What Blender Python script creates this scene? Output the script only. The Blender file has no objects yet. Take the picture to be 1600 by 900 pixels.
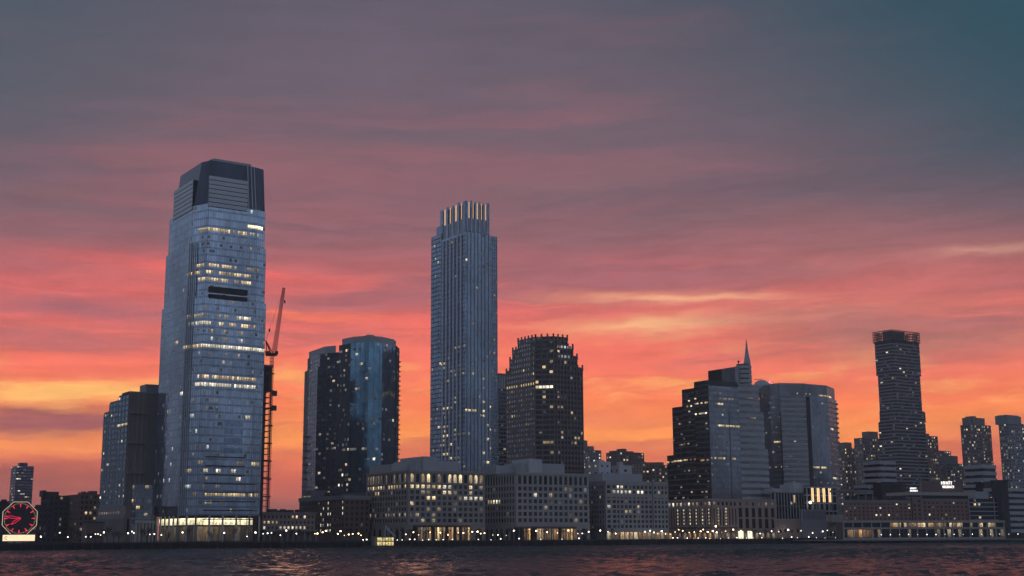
import bpy, math, random
from mathutils import Vector, Matrix

random.seed(11)
S = bpy.context.scene
COL = S.collection

# ------------------------------------------------------------------ camera
FPX = 2053.0                                   # focal length in photograph pixels (1600 wide)
PITCH = math.atan(390.0 / FPX)
ROLL = 0.005
CAM_LOC = Vector((0.0, 0.0, 5.0))
CAM_ROT = Matrix.Rotation(math.radians(90) + PITCH, 3, 'X') @ Matrix.Rotation(-ROLL, 3, 'Z')
cam_data = bpy.data.cameras.new('camera')
cam_data.sensor_width = 36.0
cam_data.lens = FPX / 1600.0 * 36.0
cam_data.clip_start = 0.5
cam_data.clip_end = 60000.0
cam = bpy.data.objects.new('camera', cam_data)
COL.objects.link(cam)
cam.matrix_world = Matrix.Translation(CAM_LOC) @ CAM_ROT.to_4x4()
S.camera = cam


def ray(px, py):
    return CAM_ROT @ Vector(((px - 800.0) / FPX, -(py - 450.0) / FPX, -1.0))


def at(px, py, Y):
    """world point seen at a photograph pixel, at forward distance Y"""
    d = ray(px, py)
    return CAM_LOC + d * (Y / d.y)


def project(p):
    c = CAM_ROT.transposed() @ (Vector(p) - CAM_LOC)
    return 800.0 + FPX * c.x / -c.z, 450.0 - FPX * c.y / -c.z


# ------------------------------------------------------------------ render settings
S.render.engine = 'CYCLES'
S.cycles.use_denoising = True
try:
    S.cycles.denoiser = 'OPENIMAGEDENOISE'
except Exception:
    pass
S.cycles.use_adaptive_sampling = True
S.cycles.adaptive_threshold = 0.03
S.cycles.max_bounces = 6
S.cycles.diffuse_bounces = 2
S.cycles.glossy_bounces = 4
S.cycles.transmission_bounces = 2
S.cycles.volume_bounces = 0
S.cycles.sample_clamp_indirect = 4.0
S.view_settings.view_transform = 'Standard'
S.view_settings.look = 'None'
S.view_settings.exposure = 0.0
S.view_settings.gamma = 1.0
S.view_settings.use_curve_mapping = False


# ------------------------------------------------------------------ node helper
def lin(r, g, b):
    def f(c):
        c /= 255.0
        return c / 12.92 if c <= 0.04045 else ((c + 0.055) / 1.055) ** 2.4
    return (f(r), f(g), f(b), 1.0)


class N:
    """tiny expression wrapper round a node tree socket"""
    def __init__(self, nt, sock):
        self.nt, self.s = nt, sock

    def _op(self, op, *others, clamp=False):
        n = self.nt.nodes.new('ShaderNodeMath')
        n.operation = op
        n.use_clamp = clamp
        self.nt.links.new(self.s, n.inputs[0])
        for i, o in enumerate(others):
            if isinstance(o, N):
                self.nt.links.new(o.s, n.inputs[i + 1])
            else:
                n.inputs[i + 1].default_value = o
        return N(self.nt, n.outputs[0])

    def __add__(self, o): return self._op('ADD', o)
    def __sub__(self, o): return self._op('SUBTRACT', o)
    def __mul__(self, o): return self._op('MULTIPLY', o)
    def __truediv__(self, o): return self._op('DIVIDE', o)
    def pow(self, o): return self._op('POWER', o)
    def floor(self): return self._op('FLOOR')
    def fract(self): return self._op('FRACT')
    def abs(self): return self._op('ABSOLUTE')
    def asin(self): return self._op('ARCSINE')
    def atan2(self, o): return self._op('ARCTAN2', o)
    def exp(self): return self._op('EXPONENT')
    def min(self, o): return self._op('MINIMUM', o)
    def max(self, o): return self._op('MAXIMUM', o)
    def gt(self, o): return self._op('GREATER_THAN', o)
    def lt(self, o): return self._op('LESS_THAN', o)
    def clamp(self): return self._op('ADD', 0.0, clamp=True)

    def smooth(self, a, b, lo=0.0, hi=1.0):
        n = self.nt.nodes.new('ShaderNodeMapRange')
        n.interpolation_type = 'SMOOTHSTEP'
        self.nt.links.new(self.s, n.inputs['Value'])
        n.inputs['From Min'].default_value = a
        n.inputs['From Max'].default_value = b
        n.inputs['To Min'].default_value = lo
        n.inputs['To Max'].default_value = hi
        return N(self.nt, n.outputs[0])


def node(nt, kind, **inp):
    n = nt.nodes.new(kind)
    for k, v in inp.items():
        sock = n.inputs[k.replace('_', ' ')] if isinstance(k, str) else n.inputs[k]
        if isinstance(v, N):
            nt.links.new(v.s, sock)
        elif hasattr(v, 'is_output'):
            nt.links.new(v, sock)
        else:
            sock.default_value = v
    return n


def xyz(nt, x, y, z):
    n = nt.nodes.new('ShaderNodeCombineXYZ')
    for i, v in enumerate((x, y, z)):
        if isinstance(v, N):
            nt.links.new(v.s, n.inputs[i])
        else:
            n.inputs[i].default_value = v
    return n.outputs[0]


def sep(nt, sock):
    n = nt.nodes.new('ShaderNodeSeparateXYZ')
    nt.links.new(sock, n.inputs[0])
    return [N(nt, o) for o in n.outputs]


def noise(nt, vec, scale, detail=4.0, rough=0.55, dist=0.0):
    n = node(nt, 'ShaderNodeTexNoise', Scale=scale, Detail=detail, Roughness=rough, Distortion=dist)
    nt.links.new(vec, n.inputs['Vector'])
    return N(nt, n.outputs[0])


def mixc(nt, fac, a, b, mode='MIX'):
    n = nt.nodes.new('ShaderNodeMix')
    n.data_type = 'RGBA'
    n.blend_type = mode
    n.clamp_factor = True
    for v, i in ((fac, 0), (a, 6), (b, 7)):
        if isinstance(v, N):
            nt.links.new(v.s, n.inputs[i])
        elif hasattr(v, 'is_output'):
            nt.links.new(v, n.inputs[i])
        else:
            n.inputs[i].default_value = v
    return n.outputs[2]


def ramp(nt, fac, stops):
    n = nt.nodes.new('ShaderNodeValToRGB')
    r = n.color_ramp
    r.interpolation = 'EASE'
    r.interpolation = 'LINEAR'
    while len(r.elements) < len(stops):
        r.elements.new(0.5)
    for e, (p, c) in zip(r.elements, stops):
        e.position = p
        e.color = c
    nt.links.new(fac.s if isinstance(fac, N) else fac, n.inputs[0])
    return n.outputs[0]


# ------------------------------------------------------------------ sky: afterglow in the west, dusk elsewhere
def build_world():
    w = bpy.data.worlds.new('World')
    S.world = w
    w.use_nodes = True
    nt = w.node_tree
    nt.nodes.clear()
    tc = nt.nodes.new('ShaderNodeTexCoord')
    x, y, z = sep(nt, tc.outputs['Generated'])
    DEG = 180.0 / math.pi
    el = z._op('ADD', 0.0).min(1.0).max(-1.0).asin() * DEG
    az = x.atan2(y) * DEG
    # long flat cloud streaks, slightly tilted, finer near the horizon
    elp = el.max(0.0)
    tilt = el - az * 0.012
    v1 = xyz(nt, az * 0.055, tilt * 0.34, 0.3)
    warp = noise(nt, v1, 1.0, 3.0, 0.5) - 0.5
    vr = xyz(nt, az * 0.30, tilt * 1.5, 31.0)
    rag = noise(nt, vr, 1.0, 5.0, 0.62) - 0.5
    el_w = el + warp * 1.6 + rag * 0.9
    v2 = xyz(nt, az * 0.045, (el_w - az * 0.02) * 0.42, 4.7)
    big = noise(nt, v2, 1.0, 5.0, 0.55)
    v3 = xyz(nt, az * 0.09, (el_w + az * 0.015) * 1.05, 9.1)
    fine = noise(nt, v3, 1.0, 6.0, 0.6)
    v4 = xyz(nt, az * 0.16, (el_w - az * 0.03) * 0.75, 21.4)
    wisps = noise(nt, v4, 1.0, 6.0, 0.66)
    # clear-air gradient behind the clouds
    t = ((el + warp * 1.1) / 32.0).clamp()
    glow = ramp(nt, t, [
        (0.000, lin(92, 58, 56)),
        (0.045, lin(126, 68, 58)),
        (0.078, lin(196, 86, 62)),
        (0.105, lin(240, 116, 60)),
        (0.135, lin(252, 146, 68)),
        (0.175, lin(248, 124, 74)),
        (0.225, lin(246, 116, 90)),
        (0.285, lin(238, 106, 94)),
        (0.335, lin(206, 100, 99)),
        (0.390, lin(156, 97, 102)),
        (0.470, lin(126, 93, 102)),
        (0.560, lin(109, 92, 103)),
        (0.680, lin(94, 86, 99)),
        (0.820, lin(82, 83, 98)),
        (1.000, lin(74, 80, 98)),
    ])

    def blob(a0, e0, sa, se, k=0.0, amp=1.0, soft=True):
        da = (az - a0) / sa
        de = (el_w - e0 - (az - a0) * k) / se
        g = ((da * da + de * de) * -1.0).exp() * amp
        if soft:
            g = g * (fine * 0.9 + wisps.smooth(0.32, 0.66, 0.1, 0.95))
        return g

    col = glow
    # lower glow is brightest in the middle of the view
    side = az._op('ADD', -3.0).abs().smooth(9.0, 26.0)
    low = el.smooth(2.0, 5.5, 1.0, 0.0)
    col = mixc(nt, side * low * 0.75, col, lin(126, 66, 58))
    # mauve cloud sheets
    band = el.smooth(5.0, 9.0) * el.smooth(14.0, 22.0, 1.0, 0.35)
    mauve = big.smooth(0.46, 0.66) * band
    col = mixc(nt, mauve * 0.72, col, lin(150, 96, 104))
    upper = fine.smooth(0.45, 0.75) * el.smooth(9.0, 13.0)
    col = mixc(nt, upper * 0.5, col, lin(94, 88, 100))
    # glowing undersides
    pink = fine.smooth(0.50, 0.72) * el.smooth(4.0, 7.0) * el.smooth(9.5, 13.5, 1.0, 0.0)
    col = mixc(nt, pink * 0.55, col, lin(255, 112, 88))
    gold = wisps.smooth(0.50, 0.70) * el.smooth(3.4, 5.2) * el.smooth(6.0, 9.5, 1.0, 0.0)
    col = mixc(nt, gold * 0.75, col, lin(255, 176, 96))
    bars = big.smooth(0.52, 0.60) * el.smooth(2.2, 3.6) * el.smooth(4.8, 7.2, 1.0, 0.0)
    col = mixc(nt, bars * 0.5, col, lin(196, 92, 78))
    # single clouds that stand out
    for a0, e0, sa, se, k, amp, c in (
            (-20.5, 4.75, 6.5, 0.72, 0.02, 1.0, (160, 84, 84)),
            (-20.0, 3.65, 6.5, 0.36, 0.02, 0.95, (252, 142, 76)),
            (-19.0, 6.1, 5.5, 0.42, 0.05, 1.1, (255, 184, 100)),
            (-13.0, 6.9, 3.0, 0.22, 0.06, 0.7, (255, 176, 98)),
            (-20.0, 9.6, 6.0, 0.5, -0.03, 0.7, (168, 98, 106)),
            (-13.5, 11.3, 5.0, 0.30, -0.03, 0.7, (250, 106, 98)),
            (-9.0, 9.5, 3.4, 0.22, -0.05, 0.8, (255, 122, 88)),
            (-7.0, 8.6, 2.6, 0.5, -0.02, 0.5, (196, 108, 104)),
            (7.5, 10.2, 4.6, 0.26, -0.02, 0.85, (238, 166, 128)),
            (6.0, 9.05, 4.2, 0.34, 0.01, 0.95, (246, 176, 122)),
            (12.5, 9.3, 6.0, 0.55, 0.03, 0.55, (206, 128, 112)),
            (16.5, 8.2, 5.0, 0.7, -0.02, 0.75, (172, 104, 96)),
            (20.5, 11.6, 2.4, 0.22, 0.0, 0.9, (226, 158, 138)),
            (3.5, 5.0, 4.0, 0.22, -0.02, 0.55, (224, 118, 84)),
            (9.5, 14.6, 9.0, 1.3, 0.06, 0.7, (106, 88, 98)),
            (4.0, 15.6, 7.0, 0.5, 0.10, 0.5, (136, 98, 106)),
            (-6.0, 21.0, 9.0, 2.4, 0.0, 0.4, (112, 98, 114))):
        col = mixc(nt, blob(a0, e0, sa, se, k, amp), col, lin(*c))
    dull = az.smooth(5.0, 16.0) * el.smooth(5.5, 8.0) * el.smooth(11.0, 15.0, 1.0, 0.0)
    col = mixc(nt, dull * 0.38, col, lin(176, 110, 102))
    # high corners run over into clear teal dusk
    right = (az + el * 0.9).smooth(20.0, 42.0)
    left = (az * -1.0 + el * 0.55).smooth(21.0, 37.0)
    hi = el.smooth(8.0, 16.0)
    col = mixc(nt, right * hi * 0.92, col, lin(30, 74, 88))
    col = mixc(nt, left * hi * 0.62, col, lin(60, 86, 98))
    # fine ribbing in the cloud deck
    vs = xyz(nt, az * 0.20, (el_w - az * 0.04) * 1.9, 55.0)
    rib = noise(nt, vs, 1.0, 6.0, 0.68)
    shade = (rib.smooth(0.30, 0.70, -0.13, 0.12)) * (el.smooth(10.0, 18.0, 1.0, 0.3)) + 1.0
    vs2 = nt.nodes.new('ShaderNodeVectorMath')
    vs2.operation = 'SCALE'
    nt.links.new(col, vs2.inputs[0])
    nt.links.new(shade.s, vs2.inputs['Scale'])
    col = vs2.outputs[0]
    # the glow itself is stronger than it looks through the river haze
    gain = (z.max(0.032)._op('POWER', -1.0) * 0.032).exp() * 0.98
    vm = nt.nodes.new('ShaderNodeVectorMath')
    vm.operation = 'SCALE'
    nt.links.new(col, vm.inputs[0])
    nt.links.new(gain.s, vm.inputs['Scale'])
    col = vm.outputs[0]
    # away from the sunset: blue dusk, darker down in the earth's shadow
    east = ramp(nt, (el / 90.0).clamp(), [
        (0.0, (0.115, 0.135, 0.175, 1)),
        (0.06, (0.170, 0.203, 0.270, 1)),
        (0.16, (0.235, 0.285, 0.385, 1)),
        (0.35, (0.215, 0.26, 0.365, 1)),
        (1.0, (0.11, 0.135, 0.20, 1)),
    ])
    away = az.abs().smooth(25.0, 50.0)
    up = el.smooth(22.0, 50.0)
    fac = away.max(up)
    col = mixc(nt, fac, col, east)
    sky = nt.nodes.new('ShaderNodeTexSky')
    sky.sky_type = 'NISHITA'
    sky.sun_disc = False
    sky.sun_elevation = math.radians(SUN_EL)
    sky.sun_rotation = math.radians(0.0)
    sky.altitude = 0.0
    nbg = node(nt, 'ShaderNodeBackground', Color=sky.outputs[0], Strength=0.05)
    bg = node(nt, 'ShaderNodeBackground', Color=col, Strength=SKY_STRENGTH)
    add = nt.nodes.new('ShaderNodeAddShader')
    nt.links.new(nbg.outputs[0], add.inputs[0])
    nt.links.new(bg.outputs[0], add.inputs[1])
    out = nt.nodes.new('ShaderNodeOutputWorld')
    nt.links.new(add.outputs[0], out.inputs[0])
    w.cycles.sampling_method = 'MANUAL'
    w.cycles.sample_map_resolution = 512


SUN_EL = -3.0            # the sun has just gone down behind the skyline
SKY_STRENGTH = 1.0
build_world()

sun_data = bpy.data.lights.new('sun', 'SUN')
sun_data.energy = 0.12
sun_data.angle = math.radians(12)
sun_data.color = (1.0, 0.55, 0.32)
sun = bpy.data.objects.new('sun', sun_data)
COL.objects.link(sun)
sun.rotation_euler = (math.radians(-86.0), 0.0, math.radians(8.0))   # low afterglow from behind the towers


# ------------------------------------------------------------------ plan geometry
G0 = 3.2                                       # street level above the river
GRID = math.radians(34.0)                      # the street grid is turned against the view
UD = Vector((math.cos(GRID), math.sin(GRID)))
VD = Vector((-math.sin(GRID), math.cos(GRID)))


def shore_y(px):
    k = (px - 800.0) / FPX
    return 800.0 / (1.0 - 0.6745 * k)


def corner(px, py, Y):
    p = at(px, py, Y)
    return Vector((p.x, p.y))


def slide(P, D, px, py):
    d = ray(px, py)
    k = d.x / d.y
    return (k * P.y - P.x) / (D.x - k * D.y)


def zat(px, py, P):
    """height seen at a pixel above the plan point P"""
    return at(px, py, P.y).z


def rect_fp(pxL, pxN, pxR, py, Y, depth=None, width=None, grid=GRID):
    """rectangular footprint from its near corner and the edges seen left and right"""
    u = Vector((math.cos(grid), math.sin(grid)))
    v = Vector((-math.sin(grid), math.cos(grid)))
    n = corner(pxN, py, Y)
    wu = width if width else slide(n, u, pxR, py)
    wv = depth if depth else slide(n, v, pxL, py)
    return [n, n + u * wu, n + u * wu + v * wv, n + v * wv]


def inset(poly, d):
    """move every side of a convex CCW footprint inwards by d (or by a list of distances)"""
    n = len(poly)
    ds = d if isinstance(d, (list, tuple)) else [d] * n
    lines = []
    for i in range(n):
        a, b = poly[i], poly[(i + 1) % n]
        t = (b - a).normalized()
        nin = Vector((-t.y, t.x))
        lines.append((a + nin * ds[i], t))
    out = []
    for i in range(n):
        p, t = lines[i - 1]
        q, s = lines[i]
        den = t.x * s.y - t.y * s.x
        if abs(den) < 1e-6:
            out.append(q.copy())
        else:
            r = q - p
            out.append(p + t * ((r.x * s.y - r.y * s.x) / den))
    return out


def faces_cam(a, b):
    d = b - a
    nrm = Vector((d.y, -d.x))
    m = (a + b) / 2
    return nrm.dot(Vector((0, 0)) - m) > 0.03 * nrm.length * m.length


# ------------------------------------------------------------------ mesh building
def origin_of(o):
    p = Vector((0, 0, 0))
    while o:
        p += o.location
        o = o.parent
    return p


class MB:
    def __init__(self):
        self.v, self.f, self.m, self.uv = [], [], [], []

    def poly(self, pts, mi=0, uv=None):
        i = len(self.v)
        self.v.extend([tuple(p) for p in pts])
        self.f.append(tuple(range(i, i + len(pts))))
        self.m.append(mi)
        self.uv.append(uv or [(0.0, 0.0)] * len(pts))

    def prism(self, poly, z0, z1, mi=0, top=None, bottom=False, poly_top=None):
        pt = poly_top or poly
        n = len(poly)
        s = 0.0
        for i in range(n):
            a, b = poly[i], poly[(i + 1) % n]
            c, d = pt[(i + 1) % n], pt[i]
            L = (b - a).length
            self.poly([(a.x, a.y, z0), (b.x, b.y, z0), (c.x, c.y, z1), (d.x, d.y, z1)], mi,
                      [(s, z0), (s + L, z0), (s + L, z1), (s, z1)])
            s += L
        if top is not False:
            self.poly([(p.x, p.y, z1) for p in pt], mi if top is None else top, [(p.x, p.y) for p in pt])
        if bottom:
            self.poly([(p.x, p.y, z0) for p in reversed(poly)], mi)
        return self

    def slab(self, A, d, n, s0, s1, z0, z1, o0, o1, mi=0, back=False):
        """box on a facade: s along the wall, o outwards"""
        def P(s, o, z):
            return (A.x + d.x * s + n.x * o, A.y + d.y * s + n.y * o, z)
        self.poly([P(s0, o1, z0), P(s1, o1, z0), P(s1, o1, z1), P(s0, o1, z1)], mi, [(s0, z0), (s1, z0), (s1, z1), (s0, z1)])
        self.poly([P(s0, o0, z0), P(s0, o1, z0), P(s0, o1, z1), P(s0, o0, z1)], mi, [(o0, z0), (o1, z0), (o1, z1), (o0, z1)])
        self.poly([P(s1, o1, z0), P(s1, o0, z0), P(s1, o0, z1), P(s1, o1, z1)], mi, [(o0, z0), (o1, z0), (o1, z1), (o0, z1)])
        self.poly([P(s0, o1, z1), P(s1, o1, z1), P(s1, o0, z1), P(s0, o0, z1)], mi)
        self.poly([P(s0, o0, z0), P(s1, o0, z0), P(s1, o1, z0), P(s0, o1, z0)], mi)
        if back:
            self.poly([P(s1, o0, z0), P(s0, o0, z0), P(s0, o0, z1), P(s1, o0, z1)], mi)

    def box(self, c, sx, sy, sz, rz=0.0, mi=0):
        """free box, c = centre of its base"""
        d = Vector((math.cos(rz), math.sin(rz)))
        n = Vector((d.y, -d.x))
        A = Vector((c[0], c[1])) - d * sx / 2
        self.slab(A, d, n, 0, sx, c[2], c[2] + sz, -sy / 2, sy / 2, mi, back=True)

    def beam(self, p, q, w, mi=0, w2=None):
        p, q = Vector(p), Vector(q)
        d = (q - p)
        if d.length < 1e-6:
            return
        d.normalize()
        s = d.cross(Vector((0, 0, 1)))
        if s.length < 1e-3:
            s = Vector((1, 0, 0))
        s.normalize()
        t = s.cross(d)
        w2 = w if w2 is None else w2
        a = [p + (s * x + t * y) * w / 2 for x, y in ((-1, -1), (1, -1), (1, 1), (-1, 1))]
        b = [q + (s * x + t * y) * w2 / 2 for x, y in ((-1, -1), (1, -1), (1, 1), (-1, 1))]
        for i in range(4):
            j = (i + 1) % 4
            self.poly([a[j], a[i], b[i], b[j]], mi)
        self.poly(a, mi)
        self.poly(b[::-1], mi)

    def tube(self, p, q, r0, r1=None, seg=8, mi=0):
        p, q = Vector(p), Vector(q)
        d = (q - p).normalized()
        s = d.cross(Vector((0, 0, 1)))
        if s.length < 1e-3:
            s = Vector((1, 0, 0))
        s.normalize()
        t = d.cross(s)
        r1 = r0 if r1 is None else r1
        a = [p + (s * math.cos(k * 2 * math.pi / seg) + t * math.sin(k * 2 * math.pi / seg)) * r0 for k in range(seg)]
        b = [q + (s * math.cos(k * 2 * math.pi / seg) + t * math.sin(k * 2 * math.pi / seg)) * r1 for k in range(seg)]
        for i in range(seg):
            j = (i + 1) % seg
            self.poly([a[i], a[j], b[j], b[i]], mi)
        self.poly(a[::-1], mi)
        self.poly(b, mi)

    def sphere(self, c, r, seg=10, rings=6, mi=0):
        c = Vector(c)
        rows = []
        for i in range(rings + 1):
            th = math.pi * i / rings
            rows.append([c + Vector((math.sin(th) * math.cos(2 * math.pi * k / seg), math.sin(th) * math.sin(2 * math.pi * k / seg), math.cos(th))) * r for k in range(seg)])
        for i in range(rings):
            for k in range(seg):
                j = (k + 1) % seg
                self.poly([rows[i + 1][k], rows[i + 1][j], rows[i][j], rows[i][k]], mi)

    def mesh(self, name, mats, off=Vector((0, 0, 0))):
        me = bpy.data.meshes.new(name)
        vs = [(x - off.x, y - off.y, z - off.z) for x, y, z in self.v]
        me.from_pydata(vs, [], self.f)
        for mt in (mats if isinstance(mats, (list, tuple)) else [mats]):
            me.materials.append(mt)
        me.polygons.foreach_set('material_index', self.m)
        uvl = me.uv_layers.new(name='UVMap')
        flat = []
        for uv in self.uv:
            for a, b in uv:
                flat.append(a)
                flat.append(b)
        uvl.data.foreach_set('uv', flat)
        me.update()
        return me

    def build(self, name, mats, parent=None, kind=None):
        if not self.f:
            return None
        off = origin_of(parent) if parent else Vector((0, 0, 0))
        o = bpy.data.objects.new(name, self.mesh(name, mats, off))
        COL.objects.link(o)
        if parent:
            o.parent = parent
        if kind:
            o['kind'] = kind
        return o


def tag(o, label, cat, group=None):
    o['label'] = label
    o['category'] = cat
    if group:
        o['group'] = group
    return o


def thing(name, label, cat, loc, group=None):
    o = bpy.data.objects.new(name, None)
    COL.objects.link(o)
    o.empty_display_size = 0.5
    o.location = loc
    return tag(o, label, cat, group)


def place(name, me, parent, loc, rz=0.0, scale=(1, 1, 1)):
    o = bpy.data.objects.new(name, me)
    COL.objects.link(o)
    if parent:
        o.parent = parent
        loc = Vector(loc) - origin_of(parent)
    o.location = loc
    o.rotation_euler = (0, 0, rz)
    o.scale = scale
    return o


# ------------------------------------------------------------------ materials
MATS = {}


def new_mat(name):
    m = bpy.data.materials.new(name)
    m.use_nodes = True
    nt = m.node_tree
    nt.nodes.clear()
    out = nt.nodes.new('ShaderNodeOutputMaterial')
    MATS[name] = m
    return m, nt, out


def principled(nt, out, **k):
    b = node(nt, 'ShaderNodeBsdfPrincipled', **k)
    nt.links.new(b.outputs[0], out.inputs[0])
    return b


def uv_cells(nt, bay, fh):
    tc = nt.nodes.new('ShaderNodeTexCoord')
    u, v, _ = sep(nt, tc.outputs['UV'])
    cell = xyz(nt, (u / bay).floor(), (v / fh).floor(), 0.5)
    wn = nt.nodes.new('ShaderNodeTexWhiteNoise')
    wn.noise_dimensions = '3D'
    nt.links.new(cell, wn.inputs['Vector'])
    return N(nt, wn.outputs['Value']), wn.outputs['Color'], u, v


def glass(name, col, metallic=0.75, rough=0.1, bay=1.5, fh=4.0, tilt=0.02, vary=0.35, dark=0.0):
    """coated facade glass: mirrors the dusk sky, every pane set a hair differently"""
    m, nt, out = new_mat(name)
    val, colr, u, v = uv_cells(nt, bay, fh)
    big = noise(nt, xyz(nt, u * 0.035, v * 0.018, 1.7), 1.0, 3.0, 0.6)
    if bay >= 50:                                  # single panes: blinds and tints differ from window to window
        oi = nt.nodes.new('ShaderNodeObjectInfo')
        val = N(nt, oi.outputs['Random'])
        vary = 1.1
    k = val * vary + (1.0 - vary * 0.6)
    k = k * (big.smooth(0.35, 0.7, 0.72, 1.12))
    base = mixc(nt, 1.0, tuple(col) + (1.0,), (0, 0, 0, 1))
    n = nt.nodes.new('ShaderNodeVectorMath')
    n.operation = 'SCALE'
    n.inputs[0].default_value = col
    nt.links.new(k.s, n.inputs['Scale'])
    geo = nt.nodes.new('ShaderNodeNewGeometry')
    sub = nt.nodes.new('ShaderNodeVectorMath')
    sub.operation = 'SUBTRACT'
    nt.links.new(colr, sub.inputs[0])
    sub.inputs[1].default_value = (0.5, 0.5, 0.5)
    sc = nt.nodes.new('ShaderNodeVectorMath')
    sc.operation = 'SCALE'
    nt.links.new(sub.outputs[0], sc.inputs[0])
    sc.inputs['Scale'].default_value = tilt
    ad = nt.nodes.new('ShaderNodeVectorMath')
    ad.operation = 'ADD'
    nt.links.new(geo.outputs['Normal'], ad.inputs[0])
    nt.links.new(sc.outputs[0], ad.inputs[1])
    no = nt.nodes.new('ShaderNodeVectorMath')
    no.operation = 'NORMALIZE'
    nt.links.new(ad.outputs[0], no.inputs[0])
    principled(nt, out, Base_Color=n.outputs[0], Metallic=metallic, Roughness=rough, Normal=no.outputs[0])
    return m


def masonry(name, col, rough=0.8, scale=0.25, amount=0.35, metallic=0.0):
    """stone, concrete, render or brick seen from far: soft stains and streaks"""
    m, nt, out = new_mat(name)
    tc = nt.nodes.new('ShaderNodeTexCoord')
    x, y, z = sep(nt, tc.outputs['Object'])
    a = noise(nt, xyz(nt, x * scale, y * scale, z * scale * 0.35), 1.0, 5.0, 0.6)
    b = noise(nt, xyz(nt, x * scale * 6.0, y * scale * 6.0, z * scale * 6.0), 1.0, 2.0, 0.6)
    k = a * amount + b * (amount * 0.5) + (1.0 - amount * 0.75)
    n = nt.nodes.new('ShaderNodeVectorMath')
    n.operation = 'SCALE'
    n.inputs[0].default_value = col
    nt.links.new(k.s, n.inputs['Scale'])
    principled(nt, out, Base_Color=n.outputs[0], Roughness=rough, Metallic=metallic)
    return m


def lit(name, col, strength, lo=0.2):
    """a lit room behind glass: ceiling lights brightest at the top, furniture and blinds dim the rest"""
    m, nt, out = new_mat(name)
    oi = nt.nodes.new('ShaderNodeObjectInfo')
    r = N(nt, oi.outputs['Random'])
    tc = nt.nodes.new('ShaderNodeTexCoord')
    x, y, z = sep(nt, tc.outputs['Generated'])
    blot = noise(nt, xyz(nt, x * 2.3 + r * 40.0, r * 17.0, z * 1.6), 1.0, 2.0, 0.6)
    k = (blot.smooth(0.3, 0.68, 0.35, 1.25)) * (z.smooth(0.0, 1.0, 0.55, 1.2))
    k = k * ((r * 7.31).fract().pow(1.6) * (1.0 - lo) + lo)
    c = mixc(nt, (r * 13.7).fract() * 0.45, tuple(col) + (1,), (1.0, 0.86, 0.62, 1))
    e = node(nt, 'ShaderNodeEmission', Color=c, Strength=k * strength)
    g = node(nt, 'ShaderNodeBsdfPrincipled', Base_Color=(0.05, 0.06, 0.08, 1), Roughness=0.12)
    ad = nt.nodes.new('ShaderNodeAddShader')
    nt.links.new(e.outputs[0], ad.inputs[0])
    nt.links.new(g.outputs[0], ad.inputs[1])
    nt.links.new(ad.outputs[0], out.inputs[0])
    return m


def glow(name, col, strength):
    m, nt, out = new_mat(name)
    e = node(nt, 'ShaderNodeEmission', Color=tuple(col) + (1,), Strength=strength)
    nt.links.new(e.outputs[0], out.inputs[0])
    return m


glass('glass_blue', (0.55, 0.66, 0.80), 0.80, 0.08, 1.5, 4.3, 0.02, 0.30)
glass('glass_blue_deep', (0.30, 0.40, 0.53), 0.80, 0.10, 1.5, 3.6, 0.025, 0.45)
glass('glass_teal', (0.16, 0.30, 0.42), 0.80, 0.10, 1.6, 3.4, 0.02, 0.45)
glass('glass_dark', (0.050, 0.060, 0.080), 0.70, 0.10, 1.6, 3.4, 0.03, 0.6)
glass('glass_grey', (0.34, 0.39, 0.45), 0.60, 0.15, 1.6, 3.9, 0.02, 0.30)
glass('glass_black', (0.050, 0.050, 0.060), 0.55, 0.18, 2.0, 3.9, 0.03, 0.6)
glass('glass_navy', (0.030, 0.042, 0.068), 0.6, 0.22, 2.0, 4.0, 0.02, 0.3)
glass('pane', (0.085, 0.105, 0.135), 0.55, 0.12, 50.0, 50.0, 0.05, 0.5)
masonry('stone_grey', (0.33, 0.29, 0.265), 0.8)
masonry('stone_light', (0.42, 0.385, 0.355), 0.8)
masonry('stone_pink', (0.42, 0.31, 0.26), 0.8)
masonry('stone_mauve', (0.26, 0.22, 0.225), 0.75)
masonry('granite_brown', (0.16, 0.125, 0.115), 0.45)
masonry('brick_red', (0.28, 0.165, 0.135), 0.85)
masonry('brick_dark', (0.16, 0.115, 0.10), 0.85)
masonry('brick_brown', (0.25, 0.20, 0.18), 0.85)
masonry('concrete', (0.30, 0.30, 0.30), 0.85)
masonry('concrete_blue', (0.25, 0.275, 0.31), 0.7)
masonry('concrete_dark', (0.19, 0.19, 0.20), 0.85)
masonry('panel_white', (0.52, 0.53, 0.55), 0.6)
masonry('panel_grey', (0.40, 0.41, 0.43), 0.55)
masonry('soot', (0.045, 0.045, 0.05), 0.9)
masonry('quay_stone', (0.020, 0.019, 0.019), 0.9, 0.6, 0.6)
masonry('paving', (0.12, 0.115, 0.11), 0.9, 0.1)
masonry('steel_dark', (0.05, 0.05, 0.055), 0.5, 0.5, 0.3, 0.3)
masonry('steel_pale', (0.42, 0.45, 0.50), 0.35, 0.5, 0.2, 0.6)
masonry('steel_red', (0.22, 0.045, 0.03), 0.6, 0.5, 0.4)
masonry('bark', (0.050, 0.042, 0.038), 0.95, 1.0, 0.5)
lit('lit_warm', (1.0, 0.72, 0.36), 1.5)
lit('lit_white', (1.0, 0.90, 0.68), 1.9, 0.3)
lit('lit_amber', (1.0, 0.50, 0.16), 0.75)
lit('lit_dim', (1.0, 0.78, 0.50), 0.55)
lit('lit_cool', (0.80, 0.92, 1.0), 1.0)
lit('lit_lobby', (1.0, 0.86, 0.48), 2.6, 0.5)
glow('lamp_white', (1.0, 0.86, 0.66), 9.0)
glow('lamp_warm', (1.0, 0.66, 0.33), 14.0)
glow('sign_white', (1.0, 0.97, 0.93), 2.2)
glow('neon_red', (1.0, 0.03, 0.10), 1.1)
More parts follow.
